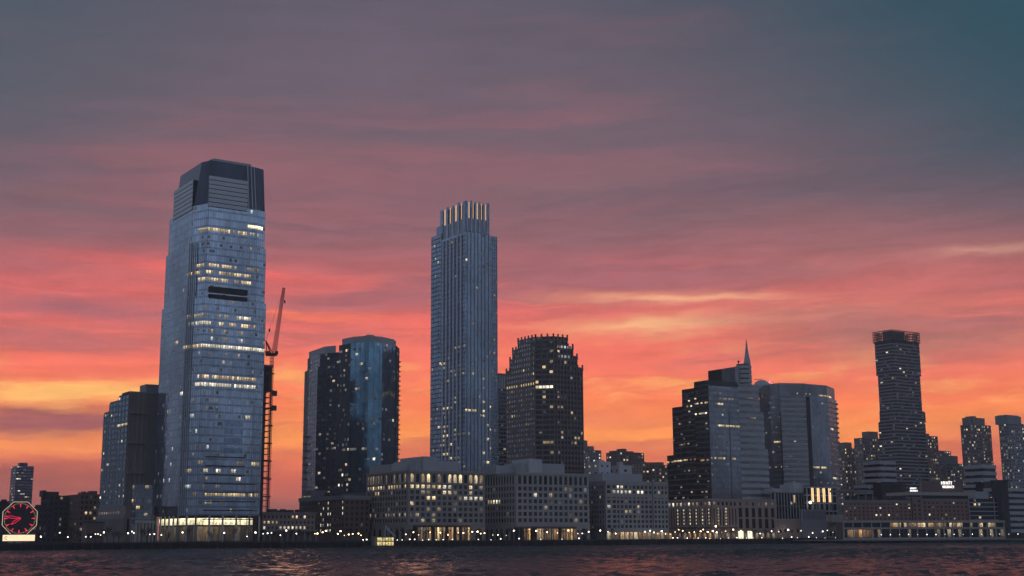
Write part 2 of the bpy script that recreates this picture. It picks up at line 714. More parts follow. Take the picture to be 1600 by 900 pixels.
glow('neon_bulb', (1.0, 0.78, 0.50), 0.9)
glow('sign_panel', (1.0, 0.76, 0.48), 1.25)
glow('light_gold', (1.0, 0.66, 0.32), 1.6)
glow('light_magenta', (0.9, 0.2, 0.9), 2.5)
M = MATS
def lit_faint():
    """rooms with only a little light left on, each a different amount"""
    m, nt, out = new_mat('lit_faint')
    tc = nt.nodes.new('ShaderNodeTexCoord')
    x, y, z = sep(nt, tc.outputs['Object'])
    wn = nt.nodes.new('ShaderNodeTexWhiteNoise')
    nt.links.new(xyz(nt, (x * 0.45).floor(), (y * 0.45).floor(), (z * 0.3).floor()), wn.inputs['Vector'])
    r = N(nt, wn.outputs['Value'])
    c = mixc(nt, r, (1.0, 0.72, 0.42, 1), (0.85, 0.9, 1.0, 1))
    principled(nt, out, Base_Color=(0.06, 0.07, 0.09, 1), Roughness=0.15, Emission_Color=c, Emission_Strength=r.pow(2.0) * 0.15 + 0.012)


lit_faint()
LIT = ['lit_warm', 'lit_white', 'lit_amber', 'lit_dim', 'lit_cool', 'lit_lobby']


def unit_pane(name, mat, arch=False):
    mb = MB()
    if arch:
        prof = [(-0.5, -0.5), (0.5, -0.5), (0.5, 0.28)]
        prof += [(0.5 * math.cos(t * math.pi / 8), 0.28 + 0.22 * math.sin(t * math.pi / 8)) for t in range(1, 8)]
        prof += [(-0.5, 0.28)]
    else:
        prof = [(-0.5, -0.5), (0.5, -0.5), (0.5, 0.5), (-0.5, 0.5)]
    t = 0.04
    mb.poly([(x, -t, z) for x, z in prof], 0, [(0, 0)] * len(prof))
    for i in range(len(prof)):
        a, b = prof[i], prof[(i + 1) % len(prof)]
        mb.poly([(a[0], t, a[1]), (b[0], t, b[1]), (b[0], -t, b[1]), (a[0], -t, a[1])])
    return mb.mesh(name, mat)


PANE = {}


def pane_mesh(mat, arch=False):
    key = (mat, arch)
    if key not in PANE:
        PANE[key] = unit_pane('pane', M[mat], arch)
    return PANE[key]


# ------------------------------------------------------------------ facades
class Facade:
    """adds storeys of windows to the camera-facing walls of one building"""
    def __init__(self, root, seed, cap=280):
        self.root, self.rng, self.cap, self.count = root, random.Random(seed), cap, 0
        self.rest = {}

    def pane(self, P, ang, w, h, mat, arch=False, name='window'):
        if self.count < self.cap and mat != 'lit_faint':
            self.count += 1
            return place(name, pane_mesh(mat, arch), self.root, P, ang, (w, 1, h))
        mb = self.rest.setdefault(mat, MB())
        d = Vector((math.cos(ang), math.sin(ang)))
        n = Vector((d.y, -d.x))
        mb.slab(Vector((P[0], P[1])) - d * w / 2, d, n, 0, w, P[2] - h / 2, P[2] + h / 2, -0.04, 0.04)

    def finish(self):
        for mat, mb in self.rest.items():
            mb.build('window_rows', M[mat], self.root, 'stuff')

    def pick(self, px, py, base, rows, fi):
        for x0, y0, x1, y1, half, p, kind in rows:
            if x0 <= px <= x1 and abs(py - (y0 + (y1 - y0) * (px - x0) / max(x1 - x0, 0.1))) < half:
                if self.rng.random() < p:
                    return kind
                return None
        if base and self.rng.random() < base[0]:
            return self.rng.choice(base[1])
        if base and self.rng.random() < 0.09:
            return 'lit_faint'
        return None


def curtain(fc, A, B, z0, z1, fh, bay, glass_mat, sp=0.25, sp_mat=None, mull_mat=None, mull_w=0.12, mull_d=0.18,
            mull_step=1, lit_base=None, rows=(), bands=False, o=0.0, lit_h=0.62, sp_d=0.08, tops=True, shrink=0.9):
    L = (B - A).length
    d = (B - A) / L
    n = Vector((d.y, -d.x))
    ang = math.atan2(d.y, d.x)
    nf = max(1, round((z1 - z0) / fh))
    f = (z1 - z0) / nf
    nb = max(1, round(L / bay))
    b = L / nb
    gl, spm, mu = MB(), MB(), MB()
    for i in range(nf):
        za, zb = z0 + i * f, z0 + (i + 1) * f
        zs = za + f * sp
        if bands:
            g1 = MB()
            g1.slab(A, d, n, 0, L, zs, zb, o, o + 0.05)
            g1.build('glass_band', M[glass_mat], fc.root)
        else:
            gl.slab(A, d, n, 0, L, zs, zb, o, o + 0.05)
        if sp > 0.01:
            spm.slab(A, d, n, 0, L, za, zs, o, o + 0.05 + sp_d)
        if lit_base or rows:
            for j in range(nb):
                s = (j + 0.5) * b
                zc = zs + (zb - zs) * 0.55
                P = (A.x + d.x * s + n.x * (o + 0.09), A.y + d.y * s + n.y * (o + 0.09), zc)
                px, py = project(P)
                k = fc.pick(px, py, lit_base, rows, i)
                if k:
                    fc.pane(P, ang, b * shrink, (zb - zs) * lit_h, k, name='lit_window')
    if mull_mat:
        for j in range(0, nb + 1, mull_step):
            s = min(max(j * b, mull_w / 2), L - mull_w / 2)
            mu.slab(A, d, n, s - mull_w / 2, s + mull_w / 2, z0, z1, o, o + 0.05 + mull_d)
        mu.build('mullions', M[mull_mat], fc.root, 'stuff')
    gl.build('glazing', M[glass_mat], fc.root)
    if sp_mat:
        spm.build('spandrels', M[sp_mat], fc.root, 'stuff')


def punched(fc, A, B, z0, z1, fh, bay, wall_mat, ww=0.55, wh=0.55, t=0.35, pane='pane', lit_base=None, rows=(),
            arch=False, e0=0.0, e1=0.0, sill=0.22, o=0.0, indiv=True, wall=None, margin=0.0):
    """masonry wall with window openings sunk into it"""
    L = (B - A).length
    d = (B - A) / L
    n = Vector((d.y, -d.x))
    ang = math.atan2(d.y, d.x)
    nf = max(1, round((z1 - z0) / fh))
    f = (z1 - z0) / nf
    Lb = L - 2 * margin
    nb = max(1, round(Lb / bay))
    b = Lb / nb
    mb = wall or MB()
    w = b * ww
    # piers
    edges = [-e0] + [x for j in range(nb) for x in (margin + (j + 0.5) * b - w / 2, margin + (j + 0.5) * b + w / 2)] + [L + e1]
    for k in range(0, len(edges), 2):
        mb.slab(A, d, n, edges[k], edges[k + 1], z0, z1, o, o + t)
    for i in range(nf):
        za = z0 + i * f
        zs, zt = za + f * sill, za + f * (sill + wh)
        ztop = z0 + (i + 1) * f
        for j in range(nb):
            s = margin + (j + 0.5) * b
            mb.slab(A, d, n, s - w / 2, s + w / 2, za, zs, o, o + t - 0.04)
            if not arch:
                mb.slab(A, d, n, s - w / 2, s + w / 2, zt, ztop, o, o + t - 0.04)
            else:
                r = w / 2
                zc = zt - r
                seg = 6
                for q in range(seg):
                    t0, t1 = math.pi - q * math.pi / seg, math.pi - (q + 1) * math.pi / seg
                    xa, xb = s + r * math.cos(t0), s + r * math.cos(t1)
                    ya, yb = zc + r * math.sin(t0), zc + r * math.sin(t1)
                    oo = o + t - 0.04
                    def P(ss, zz, out):
                        return (A.x + d.x * ss + n.x * out, A.y + d.y * ss + n.y * out, zz)
                    mb.poly([P(xa, ya, oo), P(xb, yb, oo), P(xb, ztop, oo), P(xa, ztop, oo)])
                    mb.poly([P(xa, ya, o), P(xb, yb, o), P(xb, yb, oo), P(xa, ya, oo)])
            P0 = (A.x + d.x * s + n.x * (o + 0.06), A.y + d.y * s + n.y * (o + 0.06), (zs + zt) / 2)
            px, py = project(P0)
            k = fc.pick(px, py, lit_base, rows, i)
            fc.pane(P0, ang, w, zt - zs, k or pane, False)
    if wall is None:
        mb.build('wall', M[wall_mat], fc.root)


def box_roof(root, poly, z, h, mat, name='roof_house', ins=3.0):
    mb = MB()
    mb.prism(inset(poly, ins) if ins else poly, z, z + h)
    return mb.build(name, M[mat], root)


def nest(root, prefix, part):
    for c in list(root.children):
        if c != part and c.name.split('.')[0] == prefix:
            c.parent = part


def base_of(poly, z=G0):
    c = sum(poly, Vector((0, 0))) / len(poly)
    return (c.x, c.y, z)


def tower_core(root, poly, z0, z1, mat, name='core'):
    return MB().prism(poly, z0, z1).build(name, M[mat], root)


def edges_of(poly):
    return [(poly[i], poly[(i + 1) % len(poly)]) for i in range(len(poly)) if faces_cam(poly[i], poly[(i + 1) % len(poly)])]


def roof_clutter(root, poly, z, seed, n=5, mat='concrete_dark', hmax=3.0):
    rng = random.Random(seed)
    c = sum(poly, Vector((0, 0))) / len(poly)
    for i in range(n):
        p = poly[rng.randrange(len(poly))]
        q = c + (p - c) * rng.uniform(0.1, 0.7)
        mb = MB()
        mb.box((q.x, q.y, z), rng.uniform(2, 5), rng.uniform(2, 4), rng.uniform(1.0, hmax), GRID)
        mb.build('roof_unit', M[mat], root)


# ------------------------------------------------------------------ the setting: river, land, quay
def structure(o, label=None):
    o['kind'] = 'structure'
    return o


def water_material():
    m, nt, out = new_mat('river_water')
    tc = nt.nodes.new('ShaderNodeTexCoord')
    x, y, z = sep(nt, tc.outputs['Object'])
    a = noise(nt, xyz(nt, x * 0.8, y * 0.6, 0.0), 1.0, 4.0, 0.62)
    b = noise(nt, xyz(nt, x * 1.9, y * 1.4, 3.0), 1.0, 3.0, 0.65)
    bump = node(nt, 'ShaderNodeBump', Height=a * 0.8 + b * 0.25, Strength=1.0, Distance=1.1)
    principled(nt, out, Base_Color=(0.024, 0.028, 0.030, 1), Roughness=0.2, IOR=1.33, Specular_IOR_Level=0.18, Normal=bump.outputs[0])
    return m


def water_mesh():
    import numpy as np
    rng = np.random.RandomState(4)
    x0, x1, y0, y1, st = -480.0, 560.0, 120.0, 1110.0, 1.25
    xs = np.arange(x0, x1 + 0.01, st)
    ys = np.arange(y0, y1 + 0.01, st)
    X, Y = np.meshgrid(xs, ys)
    Z = np.zeros_like(X)
    slope2 = 0.0
    for k in range(56):
        lam = math.exp(rng.uniform(math.log(2.6), math.log(4.6)))
        th = rng.normal(math.radians(62), 0.75)
        kk = 2 * math.pi / lam
        amp = 0.010 * lam ** 1.05
        Z += amp * np.sin(kk * (X * math.cos(th) + Y * math.sin(th)) + rng.uniform(0, 6.28))
        slope2 += (amp * kk) ** 2 / 2
    gust = 0.75 + 0.35 * np.sin(X * 0.011 + 1.3 * np.sin(Y * 0.006)) * np.sin(Y * 0.017 + 0.7)
    Z *= 0.40 / math.sqrt(slope2) * gust
    edge = np.minimum.reduce([X - x0, x1 - X, Y - y0, y1 - Y])
    Z *= np.clip(edge / 25.0, 0, 1)
    ny, nx = X.shape
    V = np.stack([X, Y, Z], -1).reshape(-1, 3)
    i = np.arange(nx * ny).reshape(ny, nx)
    F = np.stack([i[:-1, :-1], i[:-1, 1:], i[1:, 1:], i[1:, :-1]], -1).reshape(-1, 4)
    R, B0, B1 = 6000.0, -3000.0, 5500.0
    ring = np.array([[-R, B0, 0], [R, B0, 0], [R, B1, 0], [-R, B1, 0]])
    nv = len(V)
    c = [i[0, 0], i[0, -1], i[-1, -1], i[-1, 0]]
    extra = np.array([[nv, nv + 1, c[1], c[0]], [nv + 1, nv + 2, c[2], c[1]], [nv + 2, nv + 3, c[3], c[2]], [nv + 3, nv, c[0], c[3]]])
    V = np.concatenate([V, ring])
    F = np.concatenate([F, extra])
    me = bpy.data.meshes.new('water')
    me.vertices.add(len(V))
    me.vertices.foreach_set('co', V.astype(np.float32).ravel())
    me.loops.add(F.size)
    me.loops.foreach_set('vertex_index', F.astype(np.int32).ravel())
    me.polygons.add(len(F))
    me.polygons.foreach_set('loop_start', np.arange(0, F.size, 4, dtype=np.int32))
    me.polygons.foreach_set('use_smooth', np.ones(len(F), dtype=bool))
    me.update(calc_edges=True)
    me.materials.append(water_material())
    o = bpy.data.objects.new('water', me)
    COL.objects.link(o)
    o['kind'] = 'structure'


def build_setting():
    water_mesh()
    # land: the shoreline runs with the street grid
    pts = []
    base = Vector((0.0, 800.0))
    far = 5200.0
    line = [(-far, 0), (-430, 0), (-430, -14), (-262, -14), (-262, 2), (-150, 2), (-150, -4), (44, -4), (44, 0), (520, 0), (far, 0)]
    shore = [base + UD * s + VD * o for s, o in line]
    top = [(p.x, p.y, G0) for p in shore]
    g = MB()
    back = [Vector((shore[-1].x, 5400.0)), Vector((shore[0].x, 5400.0))]
    g.poly(top + [(p.x, p.y, G0) for p in back], 0)
    structure(g.build('ground', M['paving']))
    q = MB()
    for a, b in zip(shore, shore[1:]):
        d = (b - a).normalized()
        n = Vector((d.y, -d.x))
        q.poly([(a.x, a.y, -3), (b.x, b.y, -3), (b.x, b.y, G0), (a.x, a.y, G0)])
    structure(q.build('quay_wall', M['quay_stone']))
    cp = MB()
    for a, b in zip(shore, shore[1:]):
        d = (b - a)
        L = d.length
        if L > 3000:
            continue
        d.normalize()
        n = Vector((d.y, -d.x))
        cp.slab(a, d, n, 0, L, G0 - 0.5, G0 + 0.35, -0.8, 0.25)
        k = 2.0
        while k < L:
            cp.slab(a, d, n, k, k + 0.45, -2.5, G0 - 0.5, 0.0, 0.5)
            k += 5.0
    structure(cp.build('quay_coping', M['soot']))


build_setting()


# ------------------------------------------------------------------ tallest glass tower, left
def tall_glass_tower():
    py = 780
    n = corner(292, py, 722)
    W = slide(n, UD, 409, py)
    D = slide(n, VD, 240, py)
    c1 = slide(n, VD, 279, py)
    c2 = slide(n, UD, 307, py)
    c3 = 7.0
    L2 = lambda a, b: n + UD * a + VD * b
    poly = [L2(c2, 0), L2(W - c3, 0), L2(W, c3 * 0.35), L2(W, D), L2(0, D), L2(0, c1)]
    root = thing('glass_skyscraper', 'tallest tower, blue glass with dark louvred crown, left of the crane', 'skyscraper', base_of(poly))
    zs = [G0, G0 + 14.5, zat(409, 472, poly[1]), zat(409, 386, poly[1]), zat(327, 316, poly[0]), zat(322, 248, poly[0])]
    rows = [
        (388, 355, 411, 356, 7.5, 1.0, 'lit_lobby'),
        (311, 359, 386, 365, 5, 0.9, 'lit_warm'), (389, 366, 403, 368, 5, 0.9, 'lit_white'),
        (308, 413, 368, 416, 5, 0.85, 'lit_warm'), (386, 419, 405, 422, 5, 0.7, 'lit_dim'),
        (292, 425, 316, 424, 5, 0.8, 'lit_warm'), (322, 425, 392, 432, 5, 0.85, 'lit_warm'),
        (310, 436, 392, 443, 5, 0.85, 'lit_warm'),
        (372, 494, 392, 497, 5, 0.9, 'lit_white'), (290, 493, 400, 498, 5, 0.4, 'lit_dim'),
        (300, 502, 328, 502, 5, 0.95, 'lit_white'), (335, 504, 402, 509, 5, 0.75, 'lit_warm'),
        (327, 515, 334, 515, 5, 1, 'lit_dim'), (350, 516, 357, 517, 5, 1, 'lit_dim'), (373, 518, 380, 518, 5, 1, 'lit_dim'),
        (327, 526, 334, 526, 5, 1, 'lit_cool'), (350, 527, 357, 528, 5, 1, 'lit_dim'), (373, 529, 380, 529, 5, 1, 'lit_cool'),
        (273, 540, 316, 536, 5, 0.95, 'lit_warm'), (316, 536, 412, 545, 5, 0.97, 'lit_white'),
        (305, 547, 312, 547, 5, 1, 'lit_cool'), (350, 550, 355, 550, 5, 1, 'lit_cool'), (372, 551, 378, 551, 5, 1, 'lit_dim'),
        (326, 559, 333, 559, 5, 1, 'lit_white'), (349, 561, 356, 561, 5, 1, 'lit_white'),
        (303, 583, 401, 591, 5, 0.9, 'lit_warm'), (298, 595, 398, 602, 5, 0.9, 'lit_white'),
        (281, 618, 287, 618, 5, 1, 'lit_white'), (308, 618, 313, 618, 5, 1, 'lit_cool'), (330, 619, 346, 619, 5, 0.8, 'lit_white'),
        (280, 645, 285, 645, 5, 1, 'lit_dim'), (297, 645, 302, 645, 5, 1, 'lit_cool'), (384, 648, 391, 648, 5, 1, 'lit_white'),
        (394, 724, 406, 725, 6, 1, 'lit_warm'), (310, 719, 316, 719, 6, 1, 'lit_dim'), (371, 722, 379, 723, 6, 1, 'lit_dim'),
        (290, 734, 299, 734, 6, 1, 'lit_dim'), (317, 735, 326, 735, 6, 1, 'lit_white'), (338, 735, 347, 735, 6, 1, 'lit_white'),
        (359, 736, 369, 737, 6, 1, 'lit_white'), (319, 748, 326, 748, 6, 1, 'lit_dim'), (368, 749, 376, 749, 6, 1, 'lit_white'),
        (289, 763, 297, 763, 6, 1, 'lit_cool'), (315, 763, 322, 763, 6, 1, 'lit_dim'), (338, 763, 345, 763, 6, 1, 'lit_dim'),
        (300, 777, 307, 777, 6, 1, 'lit_dim'), (321, 776, 403, 779, 6, 0.85, 'lit_warm'),
        (324, 790, 331, 790, 6, 1, 'lit_dim'), (345, 790, 353, 790, 6, 1, 'lit_dim'),
        (290, 804, 371, 804, 6, 0.85, 'lit_warm'), (380, 804, 393, 805, 6, 0.9, 'lit_warm'),
        (266, 818, 376, 817, 6, 0.8, 'lit_amber'),
    ]
    fc = Facade(root, 5, 300)
    polys = [poly, poly, inset(poly, 0.9), inset(poly, 1.8)]
    tiers = [(zs[1], zs[2], poly), (zs[2], zs[3], inset(poly, 0.8)), (zs[3], zs[4], inset(poly, 1.7))]
    for ti, (a, b, p) in enumerate(tiers):
        tower_core(root, p, a, b, 'steel_dark', 'tower_stage')
        for A, B in edges_of(p):
            curtain(fc, A, B, a, b, 4.3, 1.5, 'glass_blue', 0.22, 'glass_blue_deep', 'glass_navy', 0.07, 0.07, 1,
                    lit_base=(0.012, ['lit_dim', 'lit_dim', 'lit_cool']), rows=rows, bands=True, lit_h=0.55, shrink=0.78)
    front_a, front_b = poly[0], poly[1]
    d, nn = UD, Vector((UD.y, -UD.x))
    # louvre openings
    lou = MB()
    for y0, y1 in ((444, 453), (456, 463)):
        za, zb = zat(355, y1 + 2, front_a), zat(355, y0 + 2, front_a)
        lou.slab(front_a, d, nn, slide(front_a, UD, 327, 450), slide(front_a, UD, 387, 450), za, zb, 0, 0.24)
    o = lou.build('plant_louvre', M['soot'], root)
    for y0 in (656, 668, 682, 698):
        l2 = MB()
        za, zb = zat(355, y0 + 8, front_a), zat(355, y0, front_a)
        l2.slab(front_a, d, nn, slide(front_a, UD, 350, 690), slide(front_a, UD, 379, 690), za, zb, 0, 0.20)
        l2.build('plant_louvre', M['glass_blue_deep'], root)
    # sunshades low on the front
    for k, y0 in enumerate((713, 727, 741, 755, 769, 783, 797, 811)):
        sh = MB()
        z = zat(330, y0, front_a)
        x0 = 284 if k > 2 else 318
        x1 = 399 if k > 2 else 381
        s0, s1 = slide(front_a, UD, max(x0, 319), 760), slide(front_a, UD, x1, 760)
        sh.slab(front_a, d, nn, s0, s1, z - 0.3, z + 0.3, 0, 0.6)
        sh.build('sunshade', M['soot'], root)
    # crown: dark cladding drawn in above the shoulder, pale louvre bays standing in it
    far_in = D * 0.16
    pc = inset(poly, [1.9, 1.9, 1.9, far_in, 2.0, 1.9])
    pt = inset(poly, [2.4, 3.0, 3.2, far_in + 1, 4.2, 2.6])
    cr = MB().prism(pc, zs[4], zs[5], poly_top=pt).build('crown', M['crown_glass'], root)
    zl0, zl1 = zs[4] - 2, zat(327, 273, poly[0])
    nb = 7
    for (A, B, s0, s1) in ((poly[0], poly[1], slide(poly[0], UD, 328, 300), slide(poly[0], UD, 389, 300)),
                           (poly[4], poly[5], far_in - 1.0, (poly[5] - poly[4]).length - 2.0)):
        dd = (B - A).normalized()
        n2 = Vector((dd.y, -dd.x))
        bk = MB()
        bk.slab(A, dd, n2, s0, s1, zl0, zl1, -6.5, -1.62)
        bk.build('louvre_bay', M['glass_navy'], root)
        for i in range(nb):
            h = (zl1 - zl0) / nb
            sl = MB()
            sl.slab(A, dd, n2, s0, s1, zl0 + i * h + 0.45, zl0 + (i + 1) * h, -1.62, -1.3)
            sl.build('louvre_band', M['louvre_pale'], root)
    for k in (0.82, 0.9, 0.97):
        A, B = pc[0], pc[1]
        L = (B - A).length
        st = MB()
        dd = (B - A).normalized()
        n2 = Vector((dd.y, -dd.x))
        st.beam((A.x + dd.x * L * k, A.y + dd.y * L * k, zs[4]), (pt[0].x + (pt[1].x - pt[0].x) * k, pt[0].y + (pt[1].y - pt[0].y) * k, zs[5]), 0.5)
        st.build('crown_rib', M['steel_pale'], root)
    rf = MB()
    rf.prism(inset(pt, 6), zs[5], zs[5] + 3.2)
    rf.build('roof_house', M['panel_grey'], root)
    # vertical strips on the blunt corner
    for q in (0.1, 0.32, 0.55, 0.8):
        A, B = poly[5], poly[0]
        p = A + (B - A) * q * 0.5
        nn2 = Vector(((B - A).y, -(B - A).x)).normalized()
        st = MB()
        dd = (B - A).normalized()
        st.slab(p, dd, nn2, -0.22, 0.22, zs[1], zs[3], 0, 0.4)
        st.build('corner_rib', M['panel_grey'], root)
    # lobby: glass hall behind columns
    pl = inset(poly, 3.0)
    tower_core(root, pl, G0, zs[1], 'soot', 'lobby_core')
    for A, B in edges_of(pl):
        L = (B - A).length
        dd = (B - A) / L
        n2 = Vector((dd.y, -dd.x))
        ang = math.atan2(dd.y, dd.x)
        nbay = max(1, round(L / 3.2))
        b = L / nbay
        for j in range(nbay):
            s = (j + 0.5) * b
            for z, h, mt in ((zs[1] - 3.2, 3.6, 'lit_lobby'), (G0 + 4.6, 8.0, 'lit_hall')):
                p = A + dd * s + n2 * 0.1
                place('lobby_window', pane_mesh(mt), root, (p.x, p.y, z), ang, (b * 0.93, 1, h))
    for A, B in edges_of(poly):
        L = (B - A).length
        dd = (B - A) / L
        k = max(1, round(L / 7.0))
        for j in range(k + 1):
            p = A + dd * (L * j / k)
            cl = MB()
            cl.tube((p.x, p.y, G0), (p.x, p.y, zs[1]), 0.55, seg=8)
            cl.build('column', M['panel_grey'], root)
    for nm in ('crown_rib', 'louvre_bay', 'louvre_band'):
        nest(root, nm, cr)
    fc.finish()


glass('crown_glass', (0.075, 0.095, 0.135), 0.6, 0.2, 3.0, 6.0, 0.02, 0.3)
masonry('louvre_pale', (0.55, 0.58, 0.62), 0.4, 0.3, 0.15, 0.2)
lit('lit_hall', (1.0, 0.66, 0.30), 0.16, 0.1)
tall_glass_tower()


glass('pane_deep_b', (0.08, 0.09, 0.12), 0.55, 0.15, 50.0, 50.0, 0.05, 0.5)
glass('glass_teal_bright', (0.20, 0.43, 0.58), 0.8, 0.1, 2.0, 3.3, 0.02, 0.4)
glass('glass_blue_mid', (0.34, 0.46, 0.58), 0.8, 0.1, 1.9, 3.6, 0.02, 0.35)
masonry('apt_brick', (0.38, 0.31, 0.29), 0.85)
glow('crown_glow', (1.0, 0.62, 0.40), 0.62)
masonry('rib_pale', (0.46, 0.49, 0.54), 0.35, 0.3, 0.2, 0.3)
glass('pane_pale', (0.80, 0.80, 0.84), 0.85, 0.2, 50.0, 50.0, 0.10, 0.5)


# ------------------------------------------------------------------ stepped apartment slab left of the tall tower
def apartment_slab():
    root = None
    py = 740
    n = corner(196, py, 775)
    segs = [(158, 166, 643), (166, 180, 625), (180, 196, 614)]
    W = slide(n, UD, 250, py)
    D = slide(n, VD, 157, py)
    poly = [n, n + UD * W, n + UD * W + VD * D, n + VD * D]
    root = thing('apartment_tower', 'teal glazed apartment tower stepping up towards the tallest tower', 'tower', base_of(poly))
    fc = Facade(root, 21, 290)
    base = (0.05, ['lit_warm', 'lit_dim', 'lit_white', 'lit_dim'])
    rows = [(184, 666, 199, 665, 3, 1.0, 'lit_warm'), (188, 634, 200, 633, 3, 0.9, 'lit_white')]
    zpod = zat(196, 790, n)
    for pa, pb, ytop in segs:
        a, b = slide(n, VD, pb, py) if pb < 196 else 0.0, slide(n, VD, pa, py)
        p = [n + VD * a, n + UD * (W - 1) + VD * a, n + UD * (W - 1) + VD * b, n + VD * b]
        z1 = zat(pb, ytop, p[0])
        tower_core(root, p, G0, z1, 'concrete_dark', 'stepped_block')
        curtain(fc, p[3], p[0], zpod, z1 - 1, 3.3, 2.2, 'glass_teal', 0.38, 'concrete_blue', 'concrete_dark', 0.3, 0.25, 3, base, rows)
    # front face: brown brick with balconies
    ztop = zat(205, 611, n)
    tower_core(root, [n + VD * 0.5, n + UD * W + VD * 0.5, n + UD * W + VD * 14, n + VD * 14], G0, ztop, 'brick_dark', 'front_block')
    mid = n + UD * (W * 0.55)
    punched(fc, n + VD * 0.5, mid + VD * 0.5, zpod - 20, ztop, 3.3, 3.0, 'apt_brick', 0.5, 0.5, 0.5, 'pane', (0.05, ['lit_warm', 'lit_dim']))
    q3 = n + UD * W * 0.8
    punched(fc, mid + VD * 0.5, q3 + VD * 0.5, zpod - 30, ztop, 3.3, 2.6, 'apt_brick', 0.55, 0.55, 0.3, 'pane_deep_b', (0.10, ['lit_warm', 'lit_white', 'lit_dim']))
    curtain(fc, q3 + VD * 0.5, n + UD * W + VD * 0.5, zpod - 30, ztop, 3.3, 2.4, 'glass_teal', 0.35, 'concrete_blue', 'brick_brown', 0.4, 0.3, 2,
            (0.12, ['lit_warm', 'lit_white', 'lit_dim']))
    top = [n + UD * W * 0.5 + VD * 1.5, n + UD * (W - .5) + VD * 1.5, n + UD * (W - .5) + VD * 13, n + UD * W * 0.5 + VD * 13]
    tower_core(root, top, ztop, zat(222, 598, n), 'concrete_blue', 'roof_house')
    for z in (0.25, 0.45, 0.65, 0.85):
        b = MB()
        b.slab(n, UD, Vector((UD.y, -UD.x)), 0.5, W * 0.5, G0 + (ztop - G0) * z, G0 + (ztop - G0) * z + 1.1, 0.1, 1.6)
        b.build('balcony', M['stone_mauve'], root)
    fc.finish()
    # podium
    p2 = rect_fp(153, 196, 240, 800, 752)
    pr = thing('podium_building', 'brown stone podium with tall slots below the teal apartment tower', 'building', base_of(p2))
    f2 = Facade(pr, 22, 200)
    z1 = zat(196, 792, p2[0])
    tower_core(pr, p2, G0, z1, 'brick_brown')
    punched(f2, p2[3], p2[0], G0 + 5, z1 - 6, 15, 3.2, 'stone_mauve', 0.45, 0.85, 0.6, 'glass_black', None, sill=0.08, e1=0.6)
    punched(f2, p2[0], p2[1], G0 + 5, z1 - 6, 15, 3.6, 'stone_mauve', 0.45, 0.85, 0.6, 'glass_black', None, sill=0.08, e0=0.6)
    cor = MB()
    cor.prism(inset(p2, -0.8), z1 - 6, z1 - 4.6)
    cor.prism(inset(p2, -0.3), z1 - 4.6, z1 + 0.6)
    cor.build('cornice', M['stone_mauve'], pr)
    for k in range(9):
        q = p2[3] + (p2[0] - p2[3]) * (0.1 + 0.085 * k)
        d = (p2[0] - p2[3]).normalized()
        nn = Vector((d.y, -d.x))
        place('window', pane_mesh('lit_dim'), pr, (q.x + nn.x * 0.4, q.y + nn.y * 0.4, z1 - 3), math.atan2(d.y, d.x), (1.2, 1, 1.4))
    f2.finish()
    # grey annexe in front of its lower right half
    p3 = rect_fp(206, 212, 238, 790, 735)
    an = thing('annexe_building', 'plain grey glass annexe between the brown podium and the tallest tower', 'building', base_of(p3))
    f3 = Facade(an, 23, 150)
    z1 = zat(212, 757, p3[0])
    tower_core(an, p3, G0, z1, 'concrete_blue')
    for A, B in edges_of(p3):
        curtain(f3, A, B, G0 + 9, z1, 3.6, 2.2, 'glass_grey', 0.3, 'concrete_blue', 'concrete_dark', 0.2, 0.2, 2, (0.04, ['lit_dim', 'lit_warm']))
    for j in range(6):
        p = p3[0] + (p3[1] - p3[0]) * (j / 5.0) - VD * 2.5
        c = MB()
        c.box((p.x, p.y, G0), 0.9, 0.9, 10.5, GRID)
        c.build('column', M['stone_light'], an)
    cn = MB()
    q = [p3[0] - VD * 3.2 - UD * 1, p3[1] - VD * 3.2 + UD * 1, p3[1], p3[0]]
    cn.prism(q, G0 + 10.5, G0 + 12, bottom=True)
    cn.build('canopy', M['stone_light'], an)
    f3.finish()


